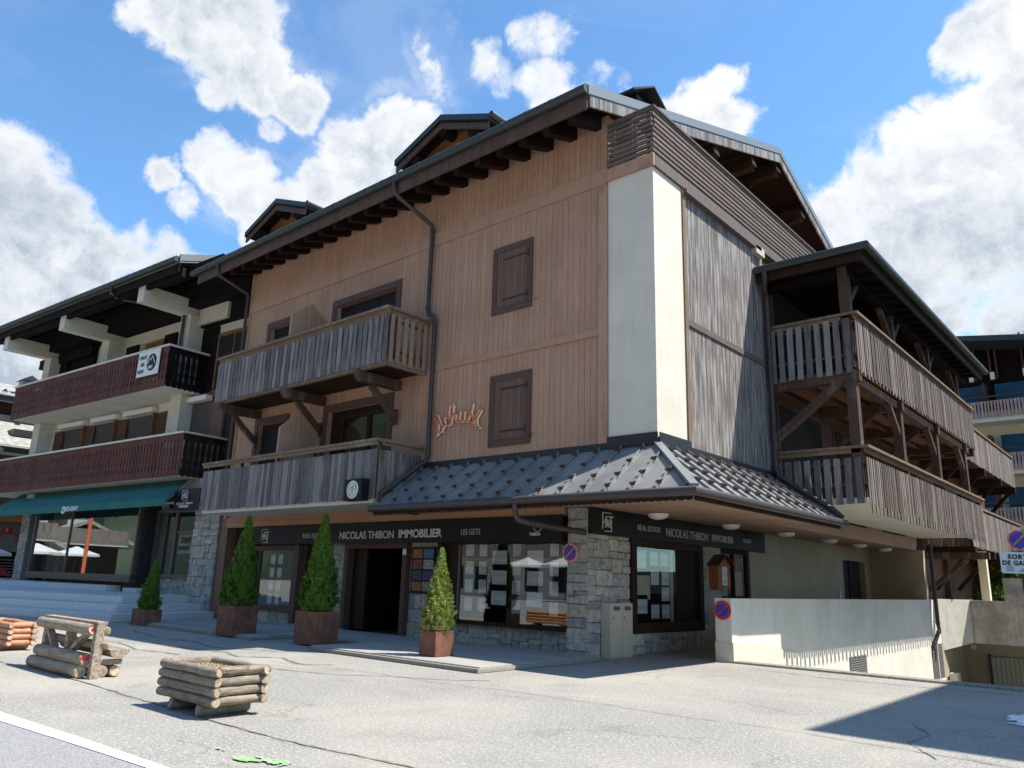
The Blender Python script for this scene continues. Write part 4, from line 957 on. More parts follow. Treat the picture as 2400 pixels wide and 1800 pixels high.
# ramp parapet wall
rp = thing('parapet_wall', (.35, 9, 0), 'long white rendered parapet wall beside the garage ramp', 'wall')
b = MB(); b.box(.12, .35, 1.98, 16.2, -2.7, 1.06); b.box(.06, .36, 1.76, 1.98, -.25, 1.06); b.build('wall', M['grey_white_paint'], rp)
b = MB(); b.box(.352, .385, 1.99, 4.7, -1.0, .17) ; A = [(.352, 4.7, -1.2), (.352, 1.985, -1.2), (.352, 1.985, .33), (.352, 2.4, .34), (.352, 4.7, .02)]
b = MB(); b.prism(A, [(.375, y, z) for _, y, z in A]); b.box(.05, .385, 1.745, 1.985, -.25, .33); b.build('plinth', M['white_render'], rp)
b = MB(); b.box(.352, .37, 7.66, 8.83, -1.0, -.2); b.build('vent_grille', M['grille'], rp); b = MB(); b.box(.352, .37, 14.87, 16.1, -2.6, -.22); b.build('vent_grille', M['grille'], rp)
b = MB(); b.box(.371, .385, 15.45, 15.5, -2.5, -.22); b.box(.371, .385, 14.87, 16.1, -1.3, -1.2); b.build('grille_bar', M['white_plastic'], rp)
roundsign('no_parking_sign', (.21, 1.74, .86), X, .16, 'round red and blue no parking disc on the end of the white parapet wall', cross=False)

# concrete walls behind the ramp
cw = thing('concrete_wall', (3, 17.4, -2.5), 'stained board marked concrete wall above the garage entrance', 'wall')
b = MB(); A = [(.30, 16.25, -.45), (1.0, 17.55, -.2), (1.0, 17.8, -.2), (.30, 16.6, -.45)]; b.prism(A, [(x, y, 1.09) for x, y, z in A]); b.build('lit_face', M['concrete_pale'], cw)  # sunlit stretch of the same wall, sunlight put into paler concrete
b = MB(); b.box(1.0, 14, 17.5, 17.9, -.22, 1.08); b.box(1.95, 14, 17.46, 17.86, 1.0, 1.78); b.build('wall', M['concrete'], cw)
b = MB(); b.box(.1, 14, 19.6, 19.9, -2.8, 1.0); b.box(-.1, .35, 16.2, 19.9, -2.8, 1.0); b.box(.3, 14, 17.56, 19.58, .9, 1.0); b.build('garage_wall', M['tan_render'], cw)
b = MB(); b.box(1.02, 6, 19.5, 19.59, -2.6, -.72); b.build('garage_door', M['garage_panels'], cw)
b = MB(); b.box(.95, 1.02, 19.45, 19.59, -2.6, -.66); b.build('door_frame', M['dark_metal'], cw)
b = MB(); b.disc((.55, 19.57, -.45), (0, 1, 0), .09, .05, 14); b.build('bulkhead_lamp', M['lamp_glass'], cw)
b = MB(); b.box(.4, .62, 16.5, 16.9, -2.6, -1.1); b.build('low_pier', M['white_render'], cw)
pipe('downpipe', [(.50, 15.3, 2.7), (.50, 15.3, .35), (.52, 15.3, .2), (.42, 15.0, -.2), (.42, 14.95, -.35)], .055)

# ------------------------------------------------------------------ side balconies of the main chalet
SX, SY0, SY1 = 1.87, 4.9, 16.1
PY = (5.0, 8.2, 11.6, 15.0)
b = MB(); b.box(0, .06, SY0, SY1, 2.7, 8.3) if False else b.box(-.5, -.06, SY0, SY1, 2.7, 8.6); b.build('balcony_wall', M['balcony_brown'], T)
for zz in (4.0, 6.7):
    for y0, y1 in ((5.4, 7.95), (9.0, 10.9), (12.4, 14.6)):
        b = MB(); b.box(-.07, -.02, y0-.1, y1+.1, zz-1.15, zz+1.35); wn_ = b.build('window', M['frame_brown'], T); b = MB(); b.box(-.019, .0, y0, y1, zz-1.1, zz+1.25); b.build('roller_shutter', M['roller_dark'], wn_)
def side_balcony(z_floor, z_top_boards, z_rail, z_board_bottom, slab, fringe, y0, y1, x1, sd):
    b = MB()
    if slab: b.box(.02, x1-.03, y0+.03, y1, z_floor-.12, z_floor)
    else: b.box(.0, x1-.1, y0+.08, y1-.02, z_floor-.04, z_floor)
    ba = b.build('balcony', M['cream_soffit'] if slab else M['orange_wood'], T)
    b = MB(); board_run(b, (x1, y0), (x1, y1), z_board_bottom+(.0 if slab else .06), z_top_boards, .078, .046, th=.02, seed=sd, jit=.006, rag=fringe); b.build('balustrade', M['brown_grey_boards'], ba)
    b = MB(); board_run(b, (.04, y0), (x1-.06, y0), z_board_bottom+.0, z_top_boards, .125, .075, seed=sd+1, jit=.008); b.build('balustrade', M['grey_boards'], ba)
    b = MB(); b.box(x1-.08, x1+.09, y0-.06, y1+.03, z_rail-.055, z_rail); b.box(0, x1-.085, y0-.06, y0+.09, z_rail-.057, z_rail-.002); b.box(x1-.03, x1+.0, y0, y1, z_rail-.14, z_rail-.057); b.box(0, x1-.085, y0, y0+.03, z_rail-.14, z_rail-.058); b.build('handrail', M['rail_timber'], ba)
    b = MB()
    for z in (z_floor+.25, z_top_boards-.12): b.box(.0, x1-.02, y0+.005, y0+.045, z, z+.06); b.box(x1-.06, x1-.02, y0+.05, y1, z, z+.06)
    each(b, 'rail_batten', M['post_timber'], ba)
    return ba
b1 = side_balcony(3.06, 3.86, 4.10, 2.93, True, -.17, SY0, SY1, SX, 31)
b2 = side_balcony(5.74, 6.82, 6.93, 5.62, False, -.07, SY0, SY1, SX, 41)
b = MB(); b.box(0, SX+.0, SY0+.02, SY0+.2, 5.46, 5.69)
for y in PY[1:]+(16.0,): b.box(0, SX-.02, y-.09, y+.09, 5.42, 5.66)
b.box(SX-.3, SX-.12, SY0+.2, SY1, 5.46, 5.64); b.box(.5, .62, SY0+.2, SY1, 5.58, 5.70); b.box(1.0, 1.12, SY0+.2, SY1, 5.58, 5.70); each(b, 'floor_joist', M['post_timber'], b2)
for i, y in enumerate(PY):
    b = MB(); b.box(SX-.27, SX-.07, y-.1, y+.1, 3.07, 5.45); po_ = b.build('post', M['post_timber'], b1)
    b = MB(); b.box(SX-.27, SX-.07, y-.1, y+.1, 5.75, 8.0); b.build('post', M['post_timber'], b2)
b = MB(); b.beam((.06, SY0+.1, 4.42), (1.5, SY0+.1, 5.50), .14, .19, (0, 1, 0)); b.box(0, .05, SY0+.02, SY0+.18, 4.2, 4.65); b.build('corner_brace', M['post_timber'], b2)
b = MB()
for y in PY[1:]:
    b.beam((SX-.17, y-.08, 4.85), (SX-.17, y-.75, 5.48), .12, .13, (1, 0, 0)); b.beam((SX-.2, y, 4.8), (.1, y, 4.3), .1, .13, (0, 1, 0)) if False else b.beam((.05, y, 4.5), (1.2, y, 5.42), .1, .13, (0, 1, 0))
each(b, 'brace', M['post_timber'], b2)
b = MB()
for y in PY:
    if y > 5.5: b.beam((SX-.17, y-.08, 7.2), (SX-.17, y-.95, 7.98), .11, .12, (1, 0, 0))
    if y < 14: b.beam((SX-.17, y+.08, 7.2), (SX-.17, y+.95, 7.98), .11, .12, (1, 0, 0))
each(b, 'brace', M['post_timber'], b2)
for y, z0, zs in ((8.9, 3.07, 4.6), (9.2, 5.75, 7.3)):
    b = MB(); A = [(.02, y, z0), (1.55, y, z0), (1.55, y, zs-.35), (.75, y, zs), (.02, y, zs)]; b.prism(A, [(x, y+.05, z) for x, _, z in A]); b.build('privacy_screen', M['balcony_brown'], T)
# roof over the side balconies (hipped at the front)
b = MB(); V = b.pts([(0, 4.42, 8.16), (2.28, 4.42, 8.16), (2.28, 16.4, 8.16), (-.1, 5.7, 8.72), (-.1, 16.4, 8.72)]); b.face(V, V+1, V+3); b.face(V+1, V+2, V+4, V+3)
U = b.pts([(0, 4.42, 8.06), (2.28, 4.42, 8.06), (2.28, 16.4, 8.06), (-.1, 5.7, 8.6), (-.1, 16.4, 8.6)]); b.face(U, U+3, U+1); b.face(U+1, U+3, U+4, U+2); b.face(V, U, U+1, V+1); b.face(V+1, U+1, U+2, V+2); b.face(V+2, U+2, U+4, V+4)
rf2 = b.build('balcony_roof', M['gutter_metal'], T)
b = MB(); b.tube([(.0, 4.36, 8.13), (2.36, 4.36, 8.13), (2.36, 16.45, 8.13)], .085, 10); b.build('gutter', M['gutter_metal'], rf2, smooth=True)
b = MB(); b.box(0, 2.25, 4.45, 4.5, 7.86, 8.055); b.box(2.2, 2.25, 4.5, 16.35, 7.86, 8.055); b.build('fascia', M['dark_timber'], rf2)
b = MB(); b.box(0, SX-.02, SY0+.03, SY0+.2, 7.78, 7.95); b.box(SX-.28, SX-.06, SY0+.2, 16.1, 7.78, 7.98)
for k in range(19): b.beam((.0, 5.1+.6*k, 8.2), (2.2, 5.1+.6*k, 7.95), .1, .14)
b.build('roof_frame', M['black_timber'], rf2)
b = MB(); b.box(.0, 2.2, 4.52, 16.3, 7.99, 8.05); b.build('roof_boarding', M['black_timber'], rf2)
b = MB()
for k in range(6): b.beam((.25+.36*k, 4.55, 8.22), (.42+.36*k, 4.55, 8.24), .05, .05)
b.box(-.3, .1, 4.3, 4.75, 8.55, 8.75); b.build('snow_bars', M['beige_metal'], rf2)
pipe('downpipe', [(.22, 4.36, 8.05), (.22, 4.38, 7.9), (.12, 4.55, 7.7), (.09, 4.72, 7.6), (.09, 4.72, 3.7), (.14, 4.78, 3.55), (1.2, 4.86, 2.8), (1.34, 4.9, 2.66)], .06)
# rear wing with its own balconies
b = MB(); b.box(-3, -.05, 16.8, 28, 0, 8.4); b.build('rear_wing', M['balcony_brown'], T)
for z0, zt in ((2.84, 4.10), (5.74, 6.93)):
    b = MB(); b.box(-.05, 1.25, 17.2, 27, z0-.1, z0); ba = b.build('balcony', M['post_timber'], T)
    b = MB(); board_run(b, (1.3, 17.2), (1.3, 27), z0-.1, zt-.12, .10, .012, seed=int(z0*9), rag=-.03); b.build('balustrade', M['brown_grey_boards'], ba); b = MB(); board_run(b, (-.05, 17.2), (1.25, 17.2), z0-.1, zt-.12, .1, .03, seed=5); b.build('balustrade', M['brown_grey_boards'], ba)
    b = MB(); b.box(1.22, 1.37, 17.15, 27.05, zt-.06, zt); b.build('handrail', M['rail_timber'], ba)
    b = MB()
    for y in (17.4, 20.5, 23.6, 26.7): b.box(0, 1.35, y-.1, y+.1, z0-.38, z0-.1); b.beam((.1, y, z0-1.45), (1.1, y, z0-.35), .12, .15, (0, 1, 0))
    each(b, 'bracket', M['dark_timber'], ba)
b = MB(); b.box(-.1, .12, 19.2, 19.5, 0, 2.6); b.box(.0, 1.9, 16.12, 16.3, 2.3, 2.5); b.beam((.1, 16.2, 1.3), (1.3, 16.2, 2.3), .12, .15, (0, 1, 0)); each(b, 'timber_bracket', M['post_timber'], T)
b = MB(); b.box(.95, 1.2, 19.6, 19.85, 1.0, 2.7); b.build('cream_post', M['cream_render'], T)
# glowing-free script sign, light box
ST = [[(-5.29,4.53),(-5.39,4.53),(-5.48,4.60),(-5.48,4.67),(-5.38,4.66),(-5.31,4.56),(-5.25,4.45),(-5.18,4.37),(-5.20,4.29),(-5.29,4.28)],[(-5.31,4.54),(-5.32,4.39),(-5.33,4.22),(-5.43,4.21)],[(-5.03,4.58),(-5.11,4.60),(-5.15,4.53),(-5.11,4.43),(-5.02,4.41),(-4.93,4.43)],[(-5.20,4.34),(-5.13,4.40),(-5.08,4.42)],[(-5.00,4.56),(-5.03,4.66),(-5.01,4.80),(-4.94,4.87),(-4.89,4.81),(-4.90,4.68),(-4.93,4.56),(-4.93,4.43)],[(-4.93,4.52),(-4.86,4.64),(-4.81,4.62),(-4.81,4.48),(-4.76,4.44)],[(-4.68,4.67),(-4.70,4.52),(-4.68,4.44),(-4.60,4.43),(-4.56,4.50),(-4.55,4.65)],[(-4.56,4.54),(-4.55,4.44),(-4.48,4.42)],[(-4.48,4.42),(-4.39,4.55),(-4.33,4.67),(-4.32,4.79),(-4.35,4.79),(-4.37,4.70),(-4.35,4.57),(-4.28,4.46),(-4.30,4.38),(-4.38,4.38),(-4.44,4.44)],[(-4.30,4.34),(-4.24,4.47),(-4.15,4.63),(-4.09,4.67),(-4.07,4.62),(-4.12,4.54),(-4.18,4.48),(-4.19,4.35),(-4.14,4.26),(-4.08,4.25)],[(-4.18,4.45),(-4.28,4.42),(-4.32,4.35),(-4.24,4.31),(-4.18,4.35)]]
sc2 = thing('script_sign', (-4.8, -.06, 4.2), 'orange handwritten style script lettering reading schuss on the brown facade', 'sign')
b = MB()
for L in ST: b.tube([(x, -.055, z) for x, z in L], .022, 8)
b.build('letters', M['orange_sign'], sc2, smooth=True)
b = MB()
for L in ST: b.tube([(x+.022, -.034, z-.012) for x, z in L], .026, 8)
b.build('letter_edge', M['cream_edge'], sc2, smooth=True)
lx = thing('light_box_sign', (-6.25, -1.3, 2.74), 'square black box sign with a pale round emblem on the lower balcony corner', 'sign')
b = MB(); b.box(-6.60, -6.02, -1.42, -1.225, 2.74, 3.18); b.build('box', M['black_sign'], lx, bevel=.008)
b = MB(); b.disc((-6.31, -1.423, 2.96), (0, 1, 0), .185, .008, 32); b.build('disc', M['lamp_glass'], lx)
b = MB(); b.tube([(-6.31+.14*math.cos(t*math.pi/12), -1.43, 2.96+.14*math.sin(t*math.pi/12)) for t in range(25)], .004, 5)
for L in ([(-6.42, 2.93), (-6.36, 3.0), (-6.30, 3.05)], [(-6.31, 3.04), (-6.34, 2.92), (-6.36, 2.84)], [(-6.28, 3.03), (-6.22, 3.04), (-6.20, 2.98), (-6.27, 2.95)], [(-6.28, 3.03), (-6.30, 2.9), (-6.31, 2.86)]): b.tube([(x, -1.43, z) for x, z in L], .004, 5)
b.build('emblem', M['lettering_dark'], lx)

# ------------------------------------------------------------------ left apartment chalet (own rotated frame)
LO, LX, LY = Vector((-16.2, -.5, 0)), Vector((.9969, .0785, 0)), Vector((-.0785, .9969, 0))
def lf(x, y, z): return LO+LX*x+LY*y+Vector((0, 0, z))
T2 = thing('apartment_chalet', lf(-6, 4, 0), 'cream rendered chalet with red brown carved balconies and a shop at street level', 'building')
def LB(): return MB(lf)
b = LB(); walls(b, 'x', 1.5, 1.7, -12.9, -1.9, 4.2, 9.95, [(-12.2, -3.6, 4.3, 6.66), (-12.2, -9.7, 7.2, 9.3), (-6.2, -3.6, 7.2, 9.5)]); b.box(-1.9, 1.6, 1.5, 1.7, 7.1, 9.5); b.box(-12.9, -1.0, 1.72, 12, 0, 9.9); b.box(-1.0, 1.6, 1.72, 12, 0, 10.2); b.build('wall', M['cream_render'], T2)
b = LB(); b.box(-1.9, 2.3, 1.45, 1.7, 4.2, 7.1); b.build('timber_wall', M['dark_brown_planks'], T2)
b = LB(); b.box(-1.95, 2.3, 1.42, 1.49, 6.85, 7.05); b.box(1.0, 2.3, 1.38, 1.44, 4.2, 6.8); b.build('timber_trim', M['orange_wood'], T2)
for x0, x1 in ((-12.95, -12.35), (-8.05, -7.45), (-2.5, -1.9)):
    b = LB(); 
    if x0 != -8.05: b.box(x0, x1, .95, 1.5, 4.2, 6.95)
    b.box(x0, x1, .9, 1.5, 7.1, 9.75); b.build('concrete_fin', M['concrete_beam'], T2)
    b = LB(); b.box(x0+.1, x1-.1, -.75, 1.55, 9.72, 10.28) if x0 > -12 else b.box(x0+.1, x1-.1, -.75, 1.55, 9.72, 10.28); b.build('concrete_beam', M['concrete_beam'], T2)
b = LB(); b.box(-1.9, -.22, 1.2, 1.6, 9.42, 9.98); b.build('concrete_beam', M['concrete_beam'], T2)
# windows, roller blinds and shutters of the middle floor
for (x0, x1, z1, bx0, bx1) in ((-11.34, -9.60, 6.62, -11.46, -9.3), (-8.74, -7.15, 6.62, -8.75, -6.8), (-6.25, -4.42, 6.62, -6.3, -4.25)):
    b = LB(); b.box(x0, x1, 1.56, 1.6, 4.2, z1); wn_ = b.build('window', M['roller_grey'], T2)
    b = LB(); b.box(bx0, bx1, 1.25, 1.49, z1+.04, z1+.22); b.build('blind_box', M['white_plastic'], wn_, bevel=.03)
    b = LB(); b.box(x1, x1+.07, 1.4, 1.55, 4.2, z1+.15); b.build('jamb', M['orange_wood'], wn_)
b = LB(); b.box(-2.05, -.75, 1.40, 1.44, 4.2, 6.66); wn_ = b.build('window', M['roller_grey'], T2)
b = LB(); b.box(-2.2, -.8, 1.15, 1.44, 6.68, 6.86); b.build('blind_box', M['white_plastic'], wn_, bevel=.03)
b = LB(); b.box(-.7, .0, 1.36, 1.44, 4.6, 6.6); b.build('shutter', M['shutter_wood'], wn_)
for x0, x1 in ((-12.15, -11.45), (-9.5, -8.8), (-7.1, -6.35), (-4.3, -3.62)):
    b = LB(); b.box(x0, x1, 1.50, 1.56, 4.3, 6.6); b.box(x0+.03, x1-.03, 1.47, 1.499, 6.0, 6.08); each(b, 'shutter', M['frame_brown'], T2)
# upper floor windows
b = LB(); b.box(-12.3, -11.6, 1.46, 1.499, 7.2, 9.0); b.box(-11.55, -9.55, 1.4, 1.49, 7.2, 9.55); each(b, 'shutter', M['black_timber'], T2)
b = LB(); b.box(-7.15, -6.25, 1.44, 1.49, 7.2, 9.5); b.box(-4.45, -3.65, 1.44, 1.49, 7.2, 9.55); b.box(-2.1, -.98, 1.42, 1.49, 7.0, 9.3); each(b, 'shutter', M['black_timber'], T2)
b = LB(); b.box(-5.9, -4.5, 1.53, 1.6, 7.2, 9.45); wn_ = b.build('window', M['orange_wood'], T2)
b = LB(); b.box(-5.75, -4.6, 1.5, 1.52, 7.2, 9.3); b.build('pane', M['glass'], wn_)
b = LB(); b.box(-.9, .9, 1.4, 1.48, 7.1, 9.0); wn_ = b.build('window', M['orange_wood'], T2)
b = LB(); b.box(-.75, .0, 1.37, 1.39, 7.1, 8.85); b.build('pane', M['roller_dark'], wn_)
b = LB(); b.box(.12, .8, 1.37, 1.39, 7.1, 8.85); b.build('pane', M['roller_dark'], wn_)
# carved balustrades
def carved(b, x0, x1, y, zb, zt, wd=.195, t=.028, alongy=False):
    n = int((x1-x0)/wd); wd = (x1-x0)/n; H = zt-zb
    pr = [(.5, -.0), (.44, .05), (.50, .10), (.36, .17), (.26, .24), (.42, .30), (.46, .34), (.28, .40), (.36, .50), (.40, .62), (.30, .74), (.27, .80), (.47, .86), (.5, .90), (.5, 1.)]
    for k in range(n):
        c = x0+wd*(k+.5); w_ = wd*.985
        R_ = [(c+h*w_, zb+v*H) for h, v in pr]; L_ = [(c-h*w_, zb+v*H) for h, v in reversed(pr)]
        P = [(c, zb-.045)]+R_+L_
        if alongy: b.prism([(y, x, z) for x, z in P], [(y+t, x, z) for x, z in P])
        else: b.prism([(x, y, z) for x, z in P], [(x, y+t, z) for x, z in P])
for x0, x1, zt, zb, zs, sidem in ((-12.9, -1.33, 8.28, 6.98, 6.98, 'black_timber'), (-14.6, .22, 5.28, 4.02, 4.06, 'dark_timber')):
    b = LB(); b.box(x0+.03, x1-.03, .06, 1.5, zs-.02, zs+.10); ba = b.build('balcony', M['cream_soffit'], T2)
    b = LB(); carved(b, x0, x1, 0, zb, zt); b.build('balustrade', M['red_brown_timber'], ba)
    b = LB(); carved(b, .04, 1.6, x1-.03, zb, zt, alongy=True); b.build('balustrade', M[sidem], ba)
    b = LB(); carved(b, .04, 1.5, x0, zb, zt, alongy=True); b.build('balustrade', M[sidem], ba)
    b = LB(); b.box(x0-.03, x1+.05, -.05, .09, zt, zt+.06); b.box(x1-.09, x1+.05, .091, 1.65, zt, zt+.06); b.build('handrail', M['concrete_pale'], ba)
    b = LB(); b.box(x0, x1-.04, .03, .07, zb+.12, zb+.2); b.box(x0, x1-.04, .03, .07, zt-.12, zt-.04); b.build('rail_batten', M['red_brown_timber'], ba)
b = LB(); b.box(-14.5, .1, .1, 1.6, 3.99, 4.03); b.build('slab_edge', M['cream_soffit'], T2)
# roof
b = LB(); zt = lambda y: 10.72+.342*(y+.85)
A = [(0.12, -.85, 10.72), (0.12, 8, zt(8)), (0.12, 16, zt(0)), (0.12, 16, zt(0)-.2), (.12, 8, zt(8)-.2), (.12, -.85, 10.52)]
b.prism(A, [(-15.2, y, z) for _, y, z in A]); rf = b.build('roof', M['canopy_metal'], T2)
b = LB(); b.tube([(-15.3, -.93, 10.64), (.08, -.93, 10.64)], .10, 10)
for k in range(38): b.tube([(-15.2+k*.4, -.93, 10.64), (-15.16+k*.4, -.93, 10.64)], .106, 10)
b.build('gutter', M['gutter_metal'], rf, smooth=True)
b = LB(); b.box(-15.2, .1, -.84, -.80, 10.22, 10.5); b.box(-15.2, .1, -.72, -.6, 10.12, 10.42); b.build('fascia', M['black_timber'], rf)
b = LB(); b.prism([(.14, -.86, 10.58), (.14, 8, zt(8)-.14), (.14, 8, zt(8)+.08), (.14, -.86, 10.80)], [(.06, -.86, 10.58), (.06, 8, zt(8)-.14), (.06, 8, zt(8)+.08), (.06, -.86, 10.80)]); b.build('verge_flashing', M['verge_metal'], rf)
b = LB(); b.box(-14.2, 1.8, -.45, -.2, 9.98 if False else 10.28, 10.58); b.box(-14.2, 1.8, .55, .75, 10.28, 10.75); b.build('purlin', M['black_timber'], rf)
b = LB(); A = [(0, -.8, 10.5), (0, 8, zt(8)-.24), (0, 8, zt(8)-.3), (0, -.8, 10.44)]; b.prism(A, [(-15.1, y, z) for _, y, z in A]); b.box(-13.3, 1.8, .8, 1.75, 10.0, 10.9)
for k in range(20): b.beam((-14.8+.75*k, -.7, 10.36), (-14.8+.75*k, 1.5, 11.1), .12, .18)
b.build('roof_boarding', M['black_timber'], rf)
b = LB(); b.box(-12.4, -11.7, 1.3, 1.8, 9.0, 10.6); b.box(-14.2, -9.5, 1.2, 1.45, 9.55, 9.95); b.box(-1.9, 2.1, 1.3, 1.7, 9.35, 10.6); each(b, 'timber_infill', M['black_timber'], T2)
b = LB(); b.tube([(-4.0, -.93, 10.6), (-4.0, -.9, 10.35), (-3.9, -.7, 10.2), (-2.5, 1.0, 9.95), (-2.2, .82, 9.8), (-2.2, .82, 7.2)], .055, 8); b.build('downpipe', M['gutter_brown'], T2, smooth=True)
# shop level: stone pier, projecting shop window, second window
b = LB(); walls(b, 'x', .95, 1.2, -10.3, 1.4, 0, 4.05, [(-9.5, -2.3, .75, 3.4), (-2.1, .95, 1.1, 3.3)]); b.build('shop_wall', M['concrete_beam'], T2)
stone_wall(T2, 'stone_pier', [(-10.9, -10.25, .4, 1.0, 0, 3.9)], [((-10.9, .4, 0), (1, 0, 0), (0, -1, 0), .65, 3.9, 22, .03)], lf)
stone_wall(T2, 'stone_pier', [(.95, 2.2, .3, 1.2, 0, 3.9)], [((.95, .3, 0), (1, 0, 0), (0, -1, 0), 1.25, 3.9, 21, .03)], lf)
stone_wall(T2, 'stone_base', [], [((-2.2, .94, .5), (1, 0, 0), (0, -1, 0), 3.15, .6, 24, .03)], lf)
b = LB(); b.box(-10.25, -9.75, .7, 1.0, .6, 3.9); b.box(-2.32, -2.12, .5, .95, .9, 3.5); each(b, 'black_panel', M['black_trim'], T2)
b = LB(); frame_x(b, -9.7, -2.28, .86, 3.35, .09, .34, .46); b.box(-9.7, -2.28, .30, .48, .84, 1.06); b.box(-6.9, -6.84, .36, .44, 1.06, 3.3); b.box(-9.7, -9.62, .48, .95, .86, 3.3); b.box(-2.36, -2.28, .48, .95, .86, 3.3); b.box(-9.6, -2.4, .46, .95, .84, .9)
s3 = b.build('shop_window', M['bronze_frame'], T2)
b = LB(); b.box(-9.6, -2.38, .395, .40, 1.06, 3.3); b.build('pane', M['street_glass'], s3)
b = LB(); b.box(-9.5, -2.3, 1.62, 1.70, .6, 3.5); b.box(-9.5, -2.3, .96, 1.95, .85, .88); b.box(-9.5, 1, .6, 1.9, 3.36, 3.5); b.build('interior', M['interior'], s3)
b = LB(); b.box(-8.3, -2.4, .55, .95, .42, .84); b.build('plinth', M['red_brown_timber'], T2)
b = LB(); frame_x(b, -2.1, .3, 1.02, 3.1, .10, .82, .94); b.box(-1.0, -.88, .82, .94, 1.12, 3.0); b.box(-.88, .2, .84, .93, 2.35, 2.43); s4 = b.build('shop_window', M['bronze_frame'], T2)
b = LB(); b.box(-2.0, .2, .875, .88, 1.12, 3.0); b.build('pane', M['shop_glass'], s4)
b = LB(); b.box(-.84, .16, .90, .905, 1.75, 2.32); b.build('window_film', M['pale_roof'], s4)
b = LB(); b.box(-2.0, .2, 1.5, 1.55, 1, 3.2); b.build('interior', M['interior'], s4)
text('window_lettering', 'TWO', .24, lf(-.62, .868, 2.06), LX, Z, M['lettering_dark'], s4, 1.1, bold=.01)
text('window_lettering', 'OPTIQUE', .15, lf(-.74, .868, 1.86), LX, Z, M['lettering_dark'], s4, .95, bold=.004)
# awning
aw = thing('awning', lf(-5, 0, 3.0), 'long dark green awning with white lettering over the left shop window', 'awning')
b = LB(); A = [(-12.4, .9, 4.08), (-.55, .9, 4.10), (.62, -.5, 3.24), (-10.75-1.2, -.5, 3.20)]; b.prism(A, [(x, y, z-.02) for x, y, z in A]); b.build('fabric', M['awning_green'], aw)
b = LB(); A = [(-11.95, -.505, 3.19), (.62, -.505, 3.23), (.62, -.505, 3.04), (-11.95, -.505, 2.99)]; b.prism(A, [(x, y+.012, z) for x, y, z in A]); b.build('valance', M['awning_green'], aw)
b = LB(); b.tube([(-12.0, -.48, 3.215), (.66, -.48, 3.255)], .028, 8); b.tube([(.64, -.48, 3.255), (.74, -.48, 3.255)], .045, 8); b.build('front_bar', M['awning_green'], aw)
b = LB(); b.beam((-.5, .9, 3.98), (.5, -.45, 3.2), .04, .05); b.build('arm', M['white_plastic'], aw)
text('lettering', 'D', .30, lf(-5.75, -.512, 2.98), LX, Z, M['white_paint'], aw, 1.1, bold=.012, shear=.25)
text('lettering', 'ELAVAY', .20, lf(-5.46, -.512, 3.05), LX, Z, M['white_paint'], aw, 1.15, bold=.004, shear=.25)
# projecting agency sign
ps = thing('projecting_sign', lf(.9, 0, 2.9), 'dark blue square agency sign on the stone pier beside the awning', 'sign')
b = LB(); b.box(.26, 1.56, -.04, .04, 2.93, 3.56); b.box(1.2, 1.26, .04, .3, 3.2, 3.26); b.build('board', M['navy_sign'], ps)
nt_logo(ps, lf(.68, -.045, 3.20), LX, .32, M['lettering'])
text('lettering', 'NICOLAS THIBON', .095, lf(.40, -.046, 3.10), LX, Z, M['lettering'], ps, 1.1)
text('lettering', 'IMMOBILIER', .085, lf(.56, -.046, 3.02), LX, Z, M['lettering'], ps, 1.1, bold=.004)
# banner on the upper balcony
bn = thing('banner', lf(-2.4, -.06, 7.4), 'white banner with a round mountain emblem tied to the upper carved balcony', 'banner')
b = LB(); b.box(-3.05, -1.72, -.075, -.055, 7.40, 8.26); b.build('cloth', M['white_paint'], bn)
b = MB(); c = lf(-2.17, -.078, 7.83); b.disc(c, LY, .29, .006, 32); b.build('emblem', M['black_sign'], bn)
b = LB(); b.tube([(-2.42, -.09, 7.78), (-2.27, -.09, 7.98), (-2.2, -.09, 7.9), (-2.12, -.09, 8.04), (-1.93, -.09, 7.76)], .016, 6); b.build('mountain_line', M['white_paint'], bn)
text('lettering', 'M&T', .15, lf(-2.33, -.085, 7.62), LX, Z, M['white_paint'], bn, .9, bold=.004)
for i, (s_, x_) in enumerate((('CHALET', -2.98), ('DES', -2.85), ('PISTES', -2.98))): text('lettering', s_, .16, lf(x_, -.078, 8.0-.24*i), LX, Z, M['lettering_dark'], bn, .82, bold=.004)
# granite steps
st = thing('granite_steps', lf(-3, -2, 0), 'wide pale granite steps wrapping the terrace of the left shop', 'steps')
dv = Vector((-1, -.235)).normalized()
def step(k, z0, z1, cx, cy, m='granite'):
    b = LB(); L = 13; P = [(cx, cy), (cx+dv.x*L, cy+dv.y*L), (cx+dv.x*L, 3.2), (cx-.75, 3.2)]
    b.prism([(x, y, z0) for x, y in P], [(x, y, z1) for x, y in P]); b.build('step', M[m], st, bevel=.012)
step(0, 0, .185, 2.8, -2.70); step(1, .185, .37, 2.15, -2.25); step(2, .37, .555, 1.5, -1.80)
b = LB(); b.prism([(x, y, .555) for x, y in ((-3.2, .1), (-13, -2.2), (-13, 3), (-3.2, 3))], [(x, y, .73) for x, y in ((-3.2, .1), (-13, -2.2), (-13, 3), (-3.2, 3))]); b.box(-2.4, -1.6, .2, .9, .555, .68); b.build('platform', M['granite'], st, bevel=.012)

